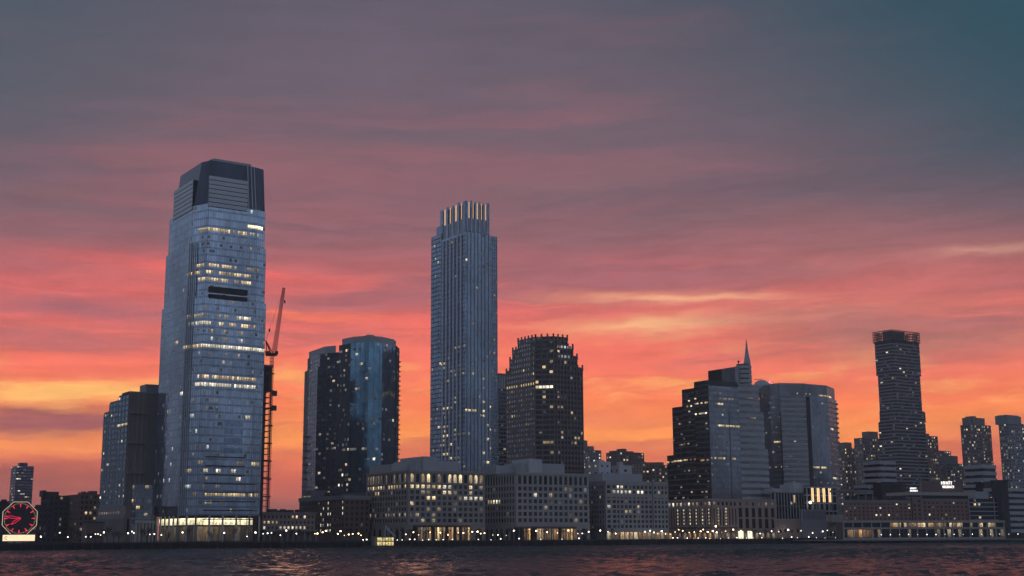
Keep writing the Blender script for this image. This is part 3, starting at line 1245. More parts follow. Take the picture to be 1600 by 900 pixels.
# ------------------------------------------------------------------ tower under construction and its crane
def construction():
    py = 700
    n = corner(404, py, 830)
    W = slide(n, UD, 420.5, py)
    p = [n, n + UD * W, n + UD * W + VD * 24, n + VD * 24]
    root = thing('unfinished_tower', 'dark unfinished concrete tower frame behind the tallest tower', 'tower', base_of(p))
    zc = zat(415, 572, n)
    ztop = zat(415, 560, n)
    core = inset(p, 2.2)
    tower_core(root, core, G0, zc, 'brick_dark')
    z = G0
    while z < zc:
        s = MB()
        s.prism(p, z, z + 0.35, bottom=True)
        s.build('floor_slab', M['brick_dark'], root)
        z += 3.6
    for q in p:
        c = MB()
        c.box((q.x, q.y, G0), 0.6, 0.6, zc - G0, GRID)
        c.build('column', M['brick_dark'], root)
    net = MB()
    net.prism(inset(p, -0.3), zc - 16, zc, bottom=True)
    net.build('safety_screen', M['soot'], root)
    deck = MB()
    deck.prism(inset(p, -0.8), zc, zc + 1.0, bottom=True)
    deck.build('formwork_deck', M['stone_mauve'], root)
    # crane
    base = corner(418.5, 780, 826)
    cr = thing('tower_crane', 'luffing tower crane with raised jib beside the tallest tower', 'crane', (base.x, base.y, G0))
    zt = zat(420, 556, base)
    w = 1.7

    def lattice(a, b, w0, w1, n, name, mat, parent, thick=0.2):
        a, b = Vector(a), Vector(b)
        ax = (b - a).normalized()
        s = ax.cross(Vector((0.3, 1, 0.1))).normalized()
        t = s.cross(ax)
        mb = MB()
        prev = None
        for i in range(n + 1):
            k = i / n
            ww = w0 + (w1 - w0) * k
            ring = [a + (b - a) * k + (s * x + t * y) * ww / 2 for x, y in ((-1, -1), (1, -1), (1, 1), (-1, 1))]
            for j in range(4):
                mb.beam(ring[j], ring[(j + 1) % 4], thick * 0.7)
            if prev:
                for j in range(4):
                    mb.beam(prev[j], ring[j], thick)
                    mb.beam(prev[j], ring[(j + 1) % 4], thick * 0.6)
            prev = ring
        return mb.build(name, M[mat], parent)

    lattice((base.x, base.y, G0), (base.x, base.y, zt), w, w, 64, 'mast', 'steel_red', cr)
    for k in range(9):
        z = G0 + (zt - G0) * (0.14 + 0.095 * k)
        tie = MB()
        tie.box((base.x - 1.0, base.y + 1, z), 4.4, 3.0, 0.7, GRID)
        tie.build('tie_collar', M['steel_dark'], cr)
    hoist = MB()
    for k in range(2):
        hoist.box((base.x + 2.2, base.y, G0 + (zt - G0) * (0.70 + 0.08 * k)), 2.6, 2.2, 3.2, GRID)
    hoist.build('hoist_car', M['steel_dark'], cr)
    deck = MB()
    deck.box((base.x - 0.6, base.y, zt), 7.0, 3.4, 1.5, 0.1)
    deck.box((base.x - 3.0, base.y, zt + 1.5), 2.6, 2.8, 1.4, 0.1)
    deck.build('machine_deck', M['steel_dark'], cr)
    cab = MB()
    cab.box((base.x + 3.1, base.y - 1.4, zt + 0.6), 1.9, 1.8, 2.2, 0.1)
    cab.build('cab', M['steel_dark'], cr)
    foot = Vector((base.x + 1.2, base.y, zt + 1.6))
    tip = at(443.5, 450, base.y)
    lattice(foot, tip, 2.1, 1.2, 30, 'jib', 'steel_red', cr, 0.2)
    apex = at(415.5, 532, base.y)
    af = MB()
    af.beam((base.x - 0.8, base.y - 1.2, zt + 1.5), apex, 0.5)
    af.beam((base.x - 0.8, base.y + 1.2, zt + 1.5), apex, 0.5)
    af.beam((base.x - 3.2, base.y, zt + 1.5), apex, 0.5)
    af.beam((base.x + 0.6, base.y, zt + 1.5), apex, 0.5)
    af.build('back_frame', M['steel_red'], cr)
    ca = MB()
    mid = at(421, 516, base.y)
    ca.beam(apex, mid, 0.16)
    ca.beam(mid, tip, 0.10)
    ca.box((mid.x, mid.y, mid.z - 1.0), 0.9, 0.6, 2.0)
    ca.build('pendant_line', M['steel_dark'], cr)
    hk = MB()
    h0 = tip - Vector((-0.8, 0, 2.0))
    hk.beam(tip, (h0.x, h0.y, h0.z - 6), 0.1)
    hk.box((h0.x, h0.y, h0.z - 8), 0.8, 0.8, 2.0)
    hk.build('hook_block', M['steel_dark'], cr)


# ------------------------------------------------------------------ pair of dark blue residential towers
def twin_towers():
    py = 650
    n = corner(527, py, 880)
    # left tower
    a = corner(495, py, 896)
    poly = [corner(530, py, 884), corner(530, py, 884) + VD * 30, corner(482, py, 915) + VD * 8, corner(481, py, 910), corner(495, py, 894)]
    root = thing('dark_glass_tower', 'dark narrow residential tower, the lower and left of the blue pair', 'tower', base_of(poly))
    fc = Facade(root, 31, 260)
    zp = zat(500, 775, poly[4])
    z1, z2, z3 = zat(495, 573, poly[4]), zat(495, 553, poly[4]), zat(495, 542, poly[4])
    tower_core(root, poly, G0, z1, 'concrete_dark', 'tower_stage')
    pin = inset(poly, [0, 0, 1.2, 1.2, 0.6])
    tower_core(root, pin, z1, z2, 'concrete_dark', 'tower_stage')
    p3 = inset(poly, [1, 0, 2.2, 3.2, 1.2])
    tower_core(root, p3, z2, z3, 'panel_grey', 'roof_house')
    base = (0.05, ['lit_warm', 'lit_dim', 'lit_dim', 'lit_dim'])
    for P, za, zb in ((poly, zp, z1), (pin, z1, z2)):
        curtain(fc, P[4], P[0], za, zb, 3.3, 2.2, 'glass_dark', 0.28, 'glass_navy', 'steel_dark', 0.12, 0.15, 2, base)
        curtain(fc, P[3], P[4], za, zb, 3.3, 2.2, 'glass_grey', 0.3, 'panel_grey', 'panel_grey', 0.15, 0.2, 2, (0.01, ['lit_dim']))
    for k in range(8):
        z = zat(484, 684 + 11 * k, poly[3])
        b = MB()
        c = poly[3]
        b.box((c.x - 0.8, c.y - 0.5, z), 3.6, 3.0, 1.0, GRID)
        b.build('balcony', M['concrete_dark'], root)
    fin = MB()
    f0 = poly[0]
    fin.box((f0.x, f0.y - 0.6, zat(527, 672, f0)), 0.9, 0.9, zat(527, 541, f0) - zat(527, 672, f0), 0)
    fin.build('party_fin', M['stone_pink'], root)
    fc.finish()
    # right tower with a faceted front
    q = [corner(528, py, 876), corner(546, py, 866), corner(574, py, 860), corner(596, py, 866), corner(618, py, 880), corner(623, py, 893)]
    poly = q + [q[-1] + Vector((-6, 26)), q[0] + Vector((2, 30))]
    root = thing('blue_glass_tower', 'bright blue faceted residential tower, the taller and right of the blue pair', 'tower', base_of(poly))
    fc = Facade(root, 32, 280)
    z1 = zat(574, 534, q[2])
    z2 = zat(574, 524, q[2])
    zp = zat(560, 770, q[2])
    tower_core(root, poly, G0, z1, 'concrete_dark')
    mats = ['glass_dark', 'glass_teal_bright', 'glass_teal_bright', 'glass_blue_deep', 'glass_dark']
    base = (0.032, ['lit_warm', 'lit_white', 'lit_dim', 'lit_dim'])
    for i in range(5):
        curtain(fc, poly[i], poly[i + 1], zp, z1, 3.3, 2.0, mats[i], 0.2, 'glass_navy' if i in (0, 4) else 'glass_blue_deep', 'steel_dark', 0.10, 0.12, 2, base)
    pin = inset(poly, [1.0, .6, .6, .6, 1.5, 3, 3, 2])
    tower_core(root, pin, z1, z2, 'panel_grey', 'parapet')
    for k in (533, 588, 602):
        pass
    fin = MB()
    fin.box((q[4].x, q[4].y - .3, zp), 0.8, 0.8, z1 - zp, GRID)
    fin.build('corner_fin', M['steel_dark'], root)
    bal = MB()
    for k in range(int((z1 - zp) / 3.3) - 1):
        bal.box((q[5].x + 0.2, q[5].y, zp + k * 3.3), 0.8, 2.4, 0.7, GRID)
    bal.build('balconies', M['brick_dark'], root, 'stuff')
    roof_clutter(root, pin, z2, 33, 3, 'panel_grey', 1.6)
    fc.finish()
    # dark brick block below the pair
    p = rect_fp(469, 538, 577, 790, 815)
    root = thing('brick_podium', 'dark brick mid-rise below the blue tower pair with columns of lit stair windows', 'building', base_of(p))
    fc = Facade(root, 34, 290)
    z1 = zat(538, 775, p[0])
    tower_core(root, p, G0, z1, 'brick_dark')
    rows = [(500, 813, 506, 813, 30, 0.75, 'lit_white'), (510, 813, 517, 813, 30, 0.75, 'lit_white'), (533, 813, 539, 813, 30, 0.7, 'lit_white')]
    for A, B in edges_of(p):
        punched(fc, A, B, G0 + 5, z1 - 2, 3.4, 3.3, 'brick_dark', 0.42, 0.5, 0.4, 'glass_black', (0.012, ['lit_dim']), rows, e0=0.4, e1=0.4)
    cor = MB()
    cor.prism(inset(p, -0.9), z1 - 2, z1 + 0.4, bottom=True)
    cor.build('cornice', M['concrete_blue'], root)
    sm = [p[3] + UD * 1 - VD * 1, p[3] + UD * 12 - VD * 1, p[3] + UD * 12 - VD * 14, p[3] + UD * 1 - VD * 14]
    sm = [sm[3], sm[2], sm[1], sm[0]]
    tower_core(root, sm, z1, zat(474, 767, p[3]), 'concrete_dark', 'roof_house')
    for k in range(7):
        q2 = p[3] + (p[0] - p[3]) * (0.06 + 0.035 * k)
        d = (p[0] - p[3]).normalized()
        nn = Vector((d.y, -d.x))
        place('roof_light', pane_mesh('lit_dim'), root, (q2.x + nn.x * 1.0, q2.y + nn.y * 1.0, z1 + 1.0), math.atan2(d.y, d.x), (1.2, 1, 0.8))
    roof_clutter(root, p, z1 + 0.4, 35, 6, 'soot', 3.5)
    fc.finish()
    # low lit block between the crane and the pair
    p = rect_fp(404, 410, 491, 810, 760)
    root = thing('lit_low_block', 'low dark block with two rows of bright lights right of the tallest tower', 'building', base_of(p))
    fc = Facade(root, 36, 250)
    z1 = zat(450, 800, p[0])
    tower_core(root, p, G0, z1, 'brick_dark')
    rows = [(415, 803, 480, 801, 3, 0.6, 'lit_white'), (412, 813, 480, 811, 4, 0.85, 'lit_warm'), (412, 824, 480, 822, 4, 0.9, 'lit_white')]
    for A, B in edges_of(p):
        punched(fc, A, B, G0 + 6.5, z1 - 1, 3.2, 2.4, 'brick_brown', 0.5, 0.5, 0.4, 'glass_black', None, rows, e0=0.4, e1=0.4)
    cor = MB()
    cor.prism(inset(p, -1.0), z1 - 1, z1, bottom=True)
    cor.build('cornice', M['concrete_dark'], root)
    roof_clutter(root, p, z1, 37, 8, 'soot', 2.2)
    ar = MB()
    for j in range(10):
        qq = p[0] + (p[1] - p[0]) * (j / 9.0) - VD * 3
        ar.box((qq.x, qq.y, G0), 0.8, 0.8, 6.0, GRID)
    ar.prism([p[0] - VD * 4, p[1] - VD * 4, p[1], p[0]], G0 + 6, G0 + 6.8, bottom=True)
    ar.build('arcade', M['concrete_dark'], root)
    fc.finish()


# ------------------------------------------------------------------ slender ribbed tower in the middle
def ribbed_tower():
    py = 560
    n = corner(727, py, 1010)
    D = slide(n, VD, 673, py)
    W = slide(n, UD, 767, py)
    p = [n, n + UD * W, n + UD * W + VD * D, n + VD * D]
    root = thing('ribbed_skyscraper', 'slender blue tower with pale vertical ribs and a lit crown', 'skyscraper', base_of(p))
    fc = Facade(root, 41, 290)
    zt = zat(727, 354, n)
    zc = zat(727, 313, n)
    za = zat(727, 735, n) - 10
    tower_core(root, p, G0, zt - 4, 'glass_navy')
    rb = (0.012, ['lit_warm', 'lit_dim', 'lit_white'])
    rows = [(673, 480, 790, 480, 60, 0.012, 'lit_dim'), (690, 540, 727, 536, 6, 0.5, 'lit_dim'), (726, 639, 745, 640, 3, 1.0, 'lit_warm'), (675, 580, 770, 580, 4, 0.22, 'lit_dim'),
            (752, 536, 760, 538, 3, 1.0, 'lit_white'), (686, 568, 697, 566, 3, 1.0, 'lit_warm'), (685, 665, 700, 664, 3, 0.9, 'lit_warm'),
            (690, 690, 706, 690, 55, 0.28, 'lit_warm'), (755, 680, 766, 690, 55, 0.30, 'lit_warm'), (673, 650, 727, 650, 80, 0.09, 'lit_dim'),
            (727, 650, 770, 650, 80, 0.05, 'lit_dim')]
    # left face: two outer strips lower than the ribbed field
    s1, s2 = D - slide(n, VD, 680, py), D - slide(n, VD, 689, py)
    zs1, zs2 = zat(673, 371, p[3]), zat(681, 358, p[3])
    curtain(fc, p[3], p[3] - VD * s2, za, zs1, 3.6, 1.9, 'glass_blue_deep', 0.2, 'glass_navy', 'steel_dark', 0.12, 0.1, 2, rb, rows)
    mid0 = p[3] - VD * s2
    tall = MB()
    curtain(fc, mid0, n, za, zt - 4, 3.6, 1.9, 'glass_blue_deep', 0.2, 'glass_navy', None, lit_base=rb, rows=rows)
    curtain(fc, n, p[1], za, zt - 4, 3.6, 1.9, 'glass_blue_mid', 0.2, 'glass_blue_deep', None, lit_base=rb, rows=rows)
    LD = (n - mid0).length
    for j in range(6):
        r = MB()
        c = mid0 - VD * (LD * (0.10 + 0.15 * j))
        r.slab(c, -VD, Vector((-VD.y, VD.x)), -0.75, 0.75, za, zt - 6, 0, 0.9)
        r.build('rib', M['rib_pale'], root)
    for j in range(7):
        r = MB()
        c = n + UD * (W * (0.08 + 0.14 * j))
        r.slab(c, UD, Vector((UD.y, -UD.x)), -0.32, 0.32, za, zt - 3, 0, 0.9)
        r.build('rib', M['rib_pale'], root)
    # setback shoulder strip on the left
    sh = MB()
    q = [p[3] - VD * (s1 - 0.01) + UD * 3, p[3] + UD * 3, p[3] + UD * 10, p[3] - VD * (s1 - 0.01) + UD * 10]
    # right wing, a step lower and further back
    wing = [p[1] + VD * 3 - UD * 0.5, p[1] + VD * 3 + UD * 0.0, p[1] + VD * 3, p[1] + VD * 3]
    wx = slide(p[1] + VD * 4.0, UD, 777, py)
    a = p[1] + VD * 4.0 - UD * 1
    wing = [a, a + UD * (wx + 1), a + UD * (wx + 1) + VD * (D - 8), a + VD * (D - 8)]
    zw = zat(770, 368, a)
    tower_core(root, wing, G0, zw, 'glass_navy', 'side_wing')
    curtain(fc, wing[0], wing[1], za, zw, 3.6, 1.9, 'glass_blue_deep', 0.2, 'panel_grey', 'steel_pale', 0.35, 0.5, 1, (0.02, ['lit_dim']))
    # crown: drawn in, tall piers with lit slots between
    pc = inset(p, [0.6, 1.0, 3, slide(n, VD, 686, 340) and 1.0])
    pc = [n + (UD + VD) * 0.6, p[1] + VD * 0.6 - UD * 0.8, p[1] - UD * 0.8 + VD * (D - 6), n + UD * 0.6 + VD * slide(n, VD, 686.5, 340)]
    zc2 = zat(727, 353, n) - 4
    crown = tower_core(root, inset(pc, 1.0), zc2, zc - 1.5, 'glass_navy', 'crown')
    for (A, B, nsl) in ((pc[3], pc[0], 4), (pc[0], pc[1], 5), (pc[1], pc[2], 3)):
        L = (B - A).length
        d = (B - A) / L
        nn = Vector((d.y, -d.x))
        ang = math.atan2(d.y, d.x)
        b = L / (nsl + 0.6)
        s = 0.0
        for k in range(nsl + 1):
            w = b * (0.30 if 0 < k < nsl else 0.52)
            s0 = (0 if k == 0 else (L - w if k == nsl else b * (k + 0.15)))
            pr = MB()
            pr.slab(A, d, nn, s0, s0 + w, zc2, zc + (0.8 if k % 2 else 0), -1.0, 0.0)
            pr.build('crown_pier', M['glass_blue_deep'], root)
            if k < nsl:
                e = (b * (k + 1.15) if k < nsl - 1 else L - b * 0.52)
                wd = e - (s0 + w)
                c = A + d * (s0 + w + wd / 2) + nn * -0.45
                zm = zc2 + (zc - zc2) * 0.45
                place('lit_slot', pane_mesh('crown_glow'), root, (c.x, c.y, (zm + zc - 0.6) / 2), ang, (wd * (0.25 if k % 2 else 0.5), 1, zc - 0.6 - zm))
                lw = MB()
                lw.slab(A, d, nn, s0 + w, e, zc2, zm, -1.0, -0.5)
                lw.build('crown_panel', M['panel_grey'], root)
    for nm in ('crown_pier', 'lit_slot', 'crown_panel'):
        nest(root, nm, crown)
    top = MB()
    top.prism(inset(pc, 7), zc - 1.5, zc + 1.2)
    top.build('roof_house', M['steel_dark'], root)
    st = MB()
    st.prism([mid0 + UD * 1.5, n + UD * 1.5 + VD * 0, n + UD * 3, mid0 + UD * 3], zt - 4, zt - 2)
    st.build('parapet', M['glass_blue_deep'], root)
    # left shoulder block
    shb = [p[3] - VD * s2 + UD * 0.4, p[3] - VD * s2 + UD * 14, p[3] - VD * s1 + UD * 14, p[3] - VD * s1 + UD * 0.4]
    tower_core(root, shb, zt - 4.2, zs2, 'glass_blue_deep', 'shoulder')
    fc.finish()




# ------------------------------------------------------------------ stone office tower with stepped top
def stone_tower():
    py = 640
    n = corner(848, py, 902)
    D = slide(n, VD, 791.5, py)
    W = slide(n, UD, 911, py)
    L2 = lambda a, b: n + UD * a + VD * b
    root = thing('stone_office_tower', 'dark brown stone office tower with square windows and stepped pinnacled top', 'skyscraper', base_of([L2(0, 0), L2(W, 0), L2(W, D), L2(0, D)]))
    fc = Facade(root, 51, 300)
    # stages as (inset on the far left end, inset right end, inset of front/left planes, top pixel)
    ys = [(0, 0, 0.0, 579, 572), (3.6, 4.0, 0.8, 562, 556), (6.0, 7.0, 1.6, 547, 541), (11.5, 11.0, 2.6, 527, 524)]
    zprev = G0
    c = 9.0
    for i, (il, ir, pl, ytl, ytr) in enumerate(ys):
        zt = zat(848, ytr - 6 if i < 3 else 524, n)
        if i == 0:
            zt = zat(791.5, 580, L2(0, D))
        elif i == 1:
            zt = zat(799, 562, L2(pl, D - il))
        elif i == 2:
            zt = zat(802, 547, L2(pl, D - il))
        else:
            zt = zat(852, 524, L2(pl, 4))
        poly = [L2(pl + c, pl), L2(W - ir, pl), L2(W - ir, D - il), L2(pl, D - il), L2(pl, pl + c)]
        tower_core(root, poly, zprev, zt, 'granite_brown', 'tower_stage')
        if i == 0:
            zw0 = zprev + 8
        else:
            zw0 = zprev
        A, B, C2, Dp = poly[3], poly[4], poly[0], poly[1]
        base_l = (0.02, ['lit_warm', 'lit_dim'])
        rows = [(791, 607, 842, 597, 3.6, 0.85, 'lit_warm'), (812, 604, 819, 602, 3.6, 1.0, 'lit_white'), (842, 604, 866, 606, 3.6, 0.95, 'lit_white'),
                (800, 552, 841, 542, 3.4, 0.0, 'lit_dim'), (868, 541, 892, 544, 3.4, 1.0, 'lit_cool'), (868, 556, 892, 559, 3.4, 0.9, 'lit_cool'),
                (840, 694, 866, 694, 4, 0.9, 'lit_warm'), (876, 685, 882, 686, 4, 1.0, 'lit_white'), (896, 686, 906, 687, 4, 1.0, 'lit_warm'), (890, 646, 895, 646, 4, 1, 'lit_warm'), (868, 637, 880, 638, 4, 0.9, 'lit_dim')]
        punched(fc, A, B, zw0, zt, 3.45, 2.9, 'granite_brown', 0.52, 0.5, 0.4, 'pane_pale', base_l, rows, e0=0.3)
        curtain(fc, B, C2, zw0, zt, 3.45, 2.6, 'glass_black', 0.35, 'granite_brown', 'granite_brown', 0.5, 0.4, 2, (0.03, ['lit_warm', 'lit_dim']), rows, lit_h=0.8)
        curtain(fc, C2, Dp, zw0, zt, 3.45, 2.9, 'glass_black', 0.4, 'granite_brown', 'granite_brown', 0.9, 0.5, 1, (0.05, ['lit_dim', 'lit_warm', 'lit_dim']), rows, lit_h=0.8, shrink=0.65)
        # pinnacles along each stage top
        for (P, Q) in ((A, B), (B, C2), (C2, Dp)):
            L = (Q - P).length
            k = max(1, round(L / 4.3))
            d = (Q - P) / L
            for j in range(k + 1):
                if i < 3 and not (j <= 1 or j >= k - 1) and (P, Q) != (B, C2):
                    continue
                s = P + d * (L * j / k)
                pn = MB()
                pn.box((s.x, s.y, zt - 2.5), 0.9, 0.9, 4.4, GRID)
                pn.build('pinnacle', M['granite_brown'], root)
        zprev = zt
    # plain attic band
    at_ = MB()
    fc.finish()
    # slim tower in the gap
    p = rect_fp(775, 779, 793.5, 650, 1130)
    t = thing('slim_dark_tower', 'slim dark tower squeezed between the ribbed tower and the brown stone tower', 'tower', base_of(p))
    f2 = Facade(t, 52, 150)
    z1 = zat(785, 583, p[0])
    z0 = zat(785, 607, p[0])
    tower_core(t, p, G0, z1, 'concrete_dark')
    for A, B in edges_of(p):
        curtain(f2, A, B, G0 + 40, z0, 3.4, 2.4, 'glass_dark', 0.3, 'concrete_dark', 'concrete_dark', 0.2, 0.2, 2, (0.05, ['lit_dim', 'lit_warm']))
        L = (B - A).length
        d = (B - A) / L
        nn = Vector((d.y, -d.x))
        for j in range(4):
            r = MB()
            r.slab(A, d, nn, L * (0.08 + 0.24 * j), L * (0.08 + 0.24 * j) + L * 0.11, z0, z1 - 2, 0, 0.5)
            r.build('crown_fin', M['panel_white'], t)
    f2.finish()



apartment_slab()
construction()
twin_towers()
ribbed_tower()
stone_tower()


# ------------------------------------------------------------------ arcaded stone office blocks on the waterfront
def lerp(a, b, t):
    return a + (b - a) * t


def arcade_block(name, label, pxL, pxN, pxR, Y, ytop, seed, rowsn, bays, lit_rows, lit_base, wall, shop_px, pent):
    py = 790
    p = rect_fp(pxL, pxN, pxR, py, Y)
    n = p[0]
    root = thing(name, label, 'building', base_of(p))
    fc = Facade(root, seed, 300)
    ztop = zat(pxN, ytop, n)
    zar = zat(pxN, 819.5, n)
    z_attic = zat(pxN, ytop + 19, n)
    tower_core(root, inset(p, 0.4), G0, ztop, 'concrete_dark')
    W = (p[1] - n).length
    D = (p[3] - n).length
    for A, B, nb, e0, e1 in ((p[3], p[0], bays[0], 0, 0.5), (p[0], p[1], bays[1], 0.5, 0)):
        L = (B - A).length
        d = (B - A) / L
        nn = Vector((d.y, -d.x))
        bw = L / nb
        fh = (z_attic - zar - 1.2) / rowsn
        punched(fc, A, B, zar + 0.6, z_attic - 0.6, fh, bw, wall, 0.64, 0.62, 0.5, 'pane', lit_base, lit_rows, e0=e0, e1=e1, margin=0.8)
        # arched top storey
        punched(fc, A, B, z_attic, ztop - 1.2, ztop - 1.2 - z_attic, bw, wall, 0.62, 0.86, 0.55, 'pane_deep', None, [r for r in lit_rows if r[6] != 'x' and r[1] < ytop + 17], arch=True, e0=e0, e1=e1, sill=0.06, margin=0.8)
        # ground arcade
        na = max(3, nb // 2)
        punched(fc, A, B, G0, zar - 0.6, zar - 0.6 - G0, L / na, wall, 0.62, 0.80, 0.8, 'glass_black', None,
                [(x0, 835, x1, 835, 14, 1.0, 'lit_amber') for x0, x1 in shop_px], arch=True, e0=e0, e1=e1, sill=0.01, margin=0.8)
        st = MB()
        for z, h, o in ((zar - 0.6, 1.2, 0.9), (z_attic - 0.6, 0.6, 0.75), (ztop - 1.2, 1.4, 1.0)):
            st.slab(A, d, nn, -o * (1 if e0 else 0), L + o * (1 if e1 else 0), z, z + h, 0, o)
        st.build('string_course', M[wall], root)
    for (a0, a1, yt, mat) in pent:
        q0 = corner(a0, ytop, Y + 14)
        wu = slide(q0, UD, a1, ytop)
        q = [q0, q0 + UD * wu, q0 + UD * wu + VD * D * 0.55, q0 + VD * D * 0.55]
        tower_core(root, q, ztop - 0.5, zat(a0, yt, q0), mat, 'roof_house')
    # flat-roofed penthouse also shows behind the left wing
    fc.finish()
    return root, p, ztop


glass('pane_deep', (0.05, 0.06, 0.08), 0.55, 0.15, 50.0, 50.0, 0.05, 0.5)

rowsA = [
    (650, 741, 757, 741, 5, 0.0, 'lit_dim'),
    (638, 760, 688, 760, 4, 0.95, 'lit_warm'), (693, 760, 706, 760, 4, 0.9, 'lit_white'), (573, 766, 637, 761, 4, 0.8, 'lit_warm'),
    (640, 770, 690, 770, 4, 0.25, 'lit_dim'), (690, 770, 706, 770, 4, 0.8, 'lit_warm'), (584, 774, 596, 773, 4, 1.0, 'lit_warm'),
    (655, 780, 680, 780, 4, 0.9, 'lit_warm'), (690, 780, 694, 780, 4, 1.0, 'lit_white'), (724, 780, 757, 780, 4, 0.95, 'lit_white'),
    (653, 789, 658, 789, 4, 1.0, 'lit_white'), (662, 798, 690, 798, 4, 0.85, 'lit_warm'), (596, 802, 625, 801, 4, 0.5, 'lit_dim'),
    (623, 809, 664, 809, 4, 0.9, 'lit_white'), (668, 809, 692, 809, 4, 0.8, 'lit_warm'), (697, 809, 706, 809, 4, 0.8, 'lit_dim'),
    (575, 748, 637, 744, 7, 0.75, 'lit_dim'), (637, 744, 757, 744, 7, 0.65, 'lit_warm')]
arcade_block('arcade_office', 'grey stone office block with arched top storey, most windows lit, below the ribbed tower', 573, 637, 757, 792, 735, 61, 7, (15, 14),
             rowsA, (0.12, ['lit_dim', 'lit_dim', 'lit_warm']), 'stone_grey', [(652, 734)],
             [(612, 650, 725, 'panel_grey'), (650, 717, 719, 'panel_grey'), (661, 682, 713, 'panel_grey')])
rowsB = [
    (757, 765, 775, 764, 4, 0.6, 'lit_dim'), (834, 770, 838, 770, 4, 1.0, 'lit_white'), (858, 771, 862, 771, 4, 0.8, 'lit_dim'),
    (757, 783, 770, 782, 4, 0.8, 'lit_warm'), (771, 781, 784, 781, 4, 0.8, 'lit_white'), (810, 798, 814, 798, 4, 1.0, 'lit_white'), (810, 788, 814, 789, 4, 1.0, 'lit_dim'),
    (852, 807, 890, 808, 4, 0.7, 'lit_dim'), (848, 742, 853, 742, 6, 0.9, 'lit_dim')]
arcade_block('arcade_office', 'grey stone office block with pale arched top storey, mostly dark, below the brown tower', 757, 806, 920, 834, 738, 62, 6, (12, 14),
             rowsB, (0.04, ['lit_dim']), 'stone_light', [(808, 826), (836, 898)],
             [(776, 815, 727, 'panel_grey'), (815, 882, 723, 'panel_grey'), (827, 847, 717, 'panel_white')])


def pale_block():
    py = 800
    p = rect_fp(920, 945, 1042, py, 870)
    n = p[0]
    root = thing('pale_office_block', 'pale grid-windowed stone block between the arcaded offices and the spired tower', 'building', base_of(p))
    fc = Facade(root, 63, 300)
    ztop = zat(945, 751, n)
    tower_core(root, inset(p, 0.4), G0, ztop, 'concrete_dark')
    rows = [(947, 767, 1040, 768, 3.5, 0.0, 'lit_dim')]
    rows = [(947, 768, 950, 768, 3.6, 1, 'lit_dim'), (958, 768, 988, 768, 3.6, 0.75, 'lit_white'), (988, 768, 1008, 768, 3.6, 0.6, 'lit_white'), (1028, 768, 1040, 769, 3.6, 0.7, 'lit_dim'),
            (963, 759, 974, 759, 3.6, 0.9, 'lit_white'), (970, 783, 988, 783, 3.6, 0.4, 'lit_dim'), (972, 798, 992, 798, 3.6, 0.7, 'lit_warm'), (949, 791, 952, 791, 3.6, 1, 'lit_white'),
            (985, 829, 1002, 829, 3.6, 0.6, 'lit_warm')]
    W = (p[1] - n).length
    zg = G0 + 7
    nn = Vector((UD.y, -UD.x))
    for a, b, o, nb in ((0.0, 0.17, 1.2, 2), (0.17, 0.76, 0.0, 9), (0.76, 1.0, 1.2, 4)):
        A, B = n + UD * W * a + nn * o, n + UD * W * b + nn * o
        if o:
            MB().prism([A - nn * 0.0, B, B - nn * 3, A - nn * 3], G0, ztop - 0.05).build('pavilion', M['concrete_dark'], root)
        punched(fc, A, B, zg, ztop - 2.4, (ztop - 2.4 - zg) / 9, W * (b - a) / nb, 'stone_light', 0.62, 0.6, 0.45, 'pane', (0.02, ['lit_dim']), rows, e0=0.2 if o else 0, e1=0.2 if o else 0)
        cs = MB()
        cs.slab(A, UD, nn, 0, W * (b - a), ztop - 2.4, ztop, 0, 0.75 if o else 0.7)
        zb = zat(945, 775, n)
        cs.slab(A, UD, nn, 0, W * (b - a), zb - 0.7, zb + 0.7, 0.4, 0.6)
        cs.build('cornice', M['stone_light'], root)
    punched(fc, p[3], p[0], zg, ztop - 2.4, (ztop - 2.4 - zg) / 9, 3.0, 'stone_mauve', 0.5, 0.5, 0.45, 'pane_deep', (0.06, ['lit_dim']), (), e1=0.3)
    cs = MB()
    cs.slab(p[3], -VD, Vector((-VD.y, VD.x)), 0, (p[3] - p[0]).length, ztop - 2.4, ztop, 0, 0.6)
    cs.build('cornice', M['stone_mauve'], root)
    for A, B in ((p[0], p[1]),):
        L = (B - A).length
        d = (B - A) / L
        for j in range(14):
            c = A + d * (L * (j + 0.5) / 14) + nn * 1.3
            place('shop_window', pane_mesh('lit_amber' if j % 3 else 'lit_warm'), root, (c.x, c.y, G0 + 2.7), GRID, (L / 14 * 0.75, 1, 4.6))
        fr = MB()
        fr.slab(A, d, nn, 0, L, G0 + 5.4, zg, 0, 1.6)
        for j in range(15):
            fr.slab(A, d, nn, max(0, L * j / 14 - 0.4), min(L, L * j / 14 + 0.4), G0, G0 + 5.4, 0, 1.5)
        fr.build('shopfront', M['stone_light'], root)
    q0 = corner(941, 748, 888)
    wu = slide(q0, UD, 1003, 748)
    tower_core(root, [q0, q0 + UD * wu, q0 + UD * wu + VD * 16, q0 + VD * 16], ztop - .4, zat(970, 739, q0), 'panel_grey', 'roof_house')
    fc.finish()


pale_block()


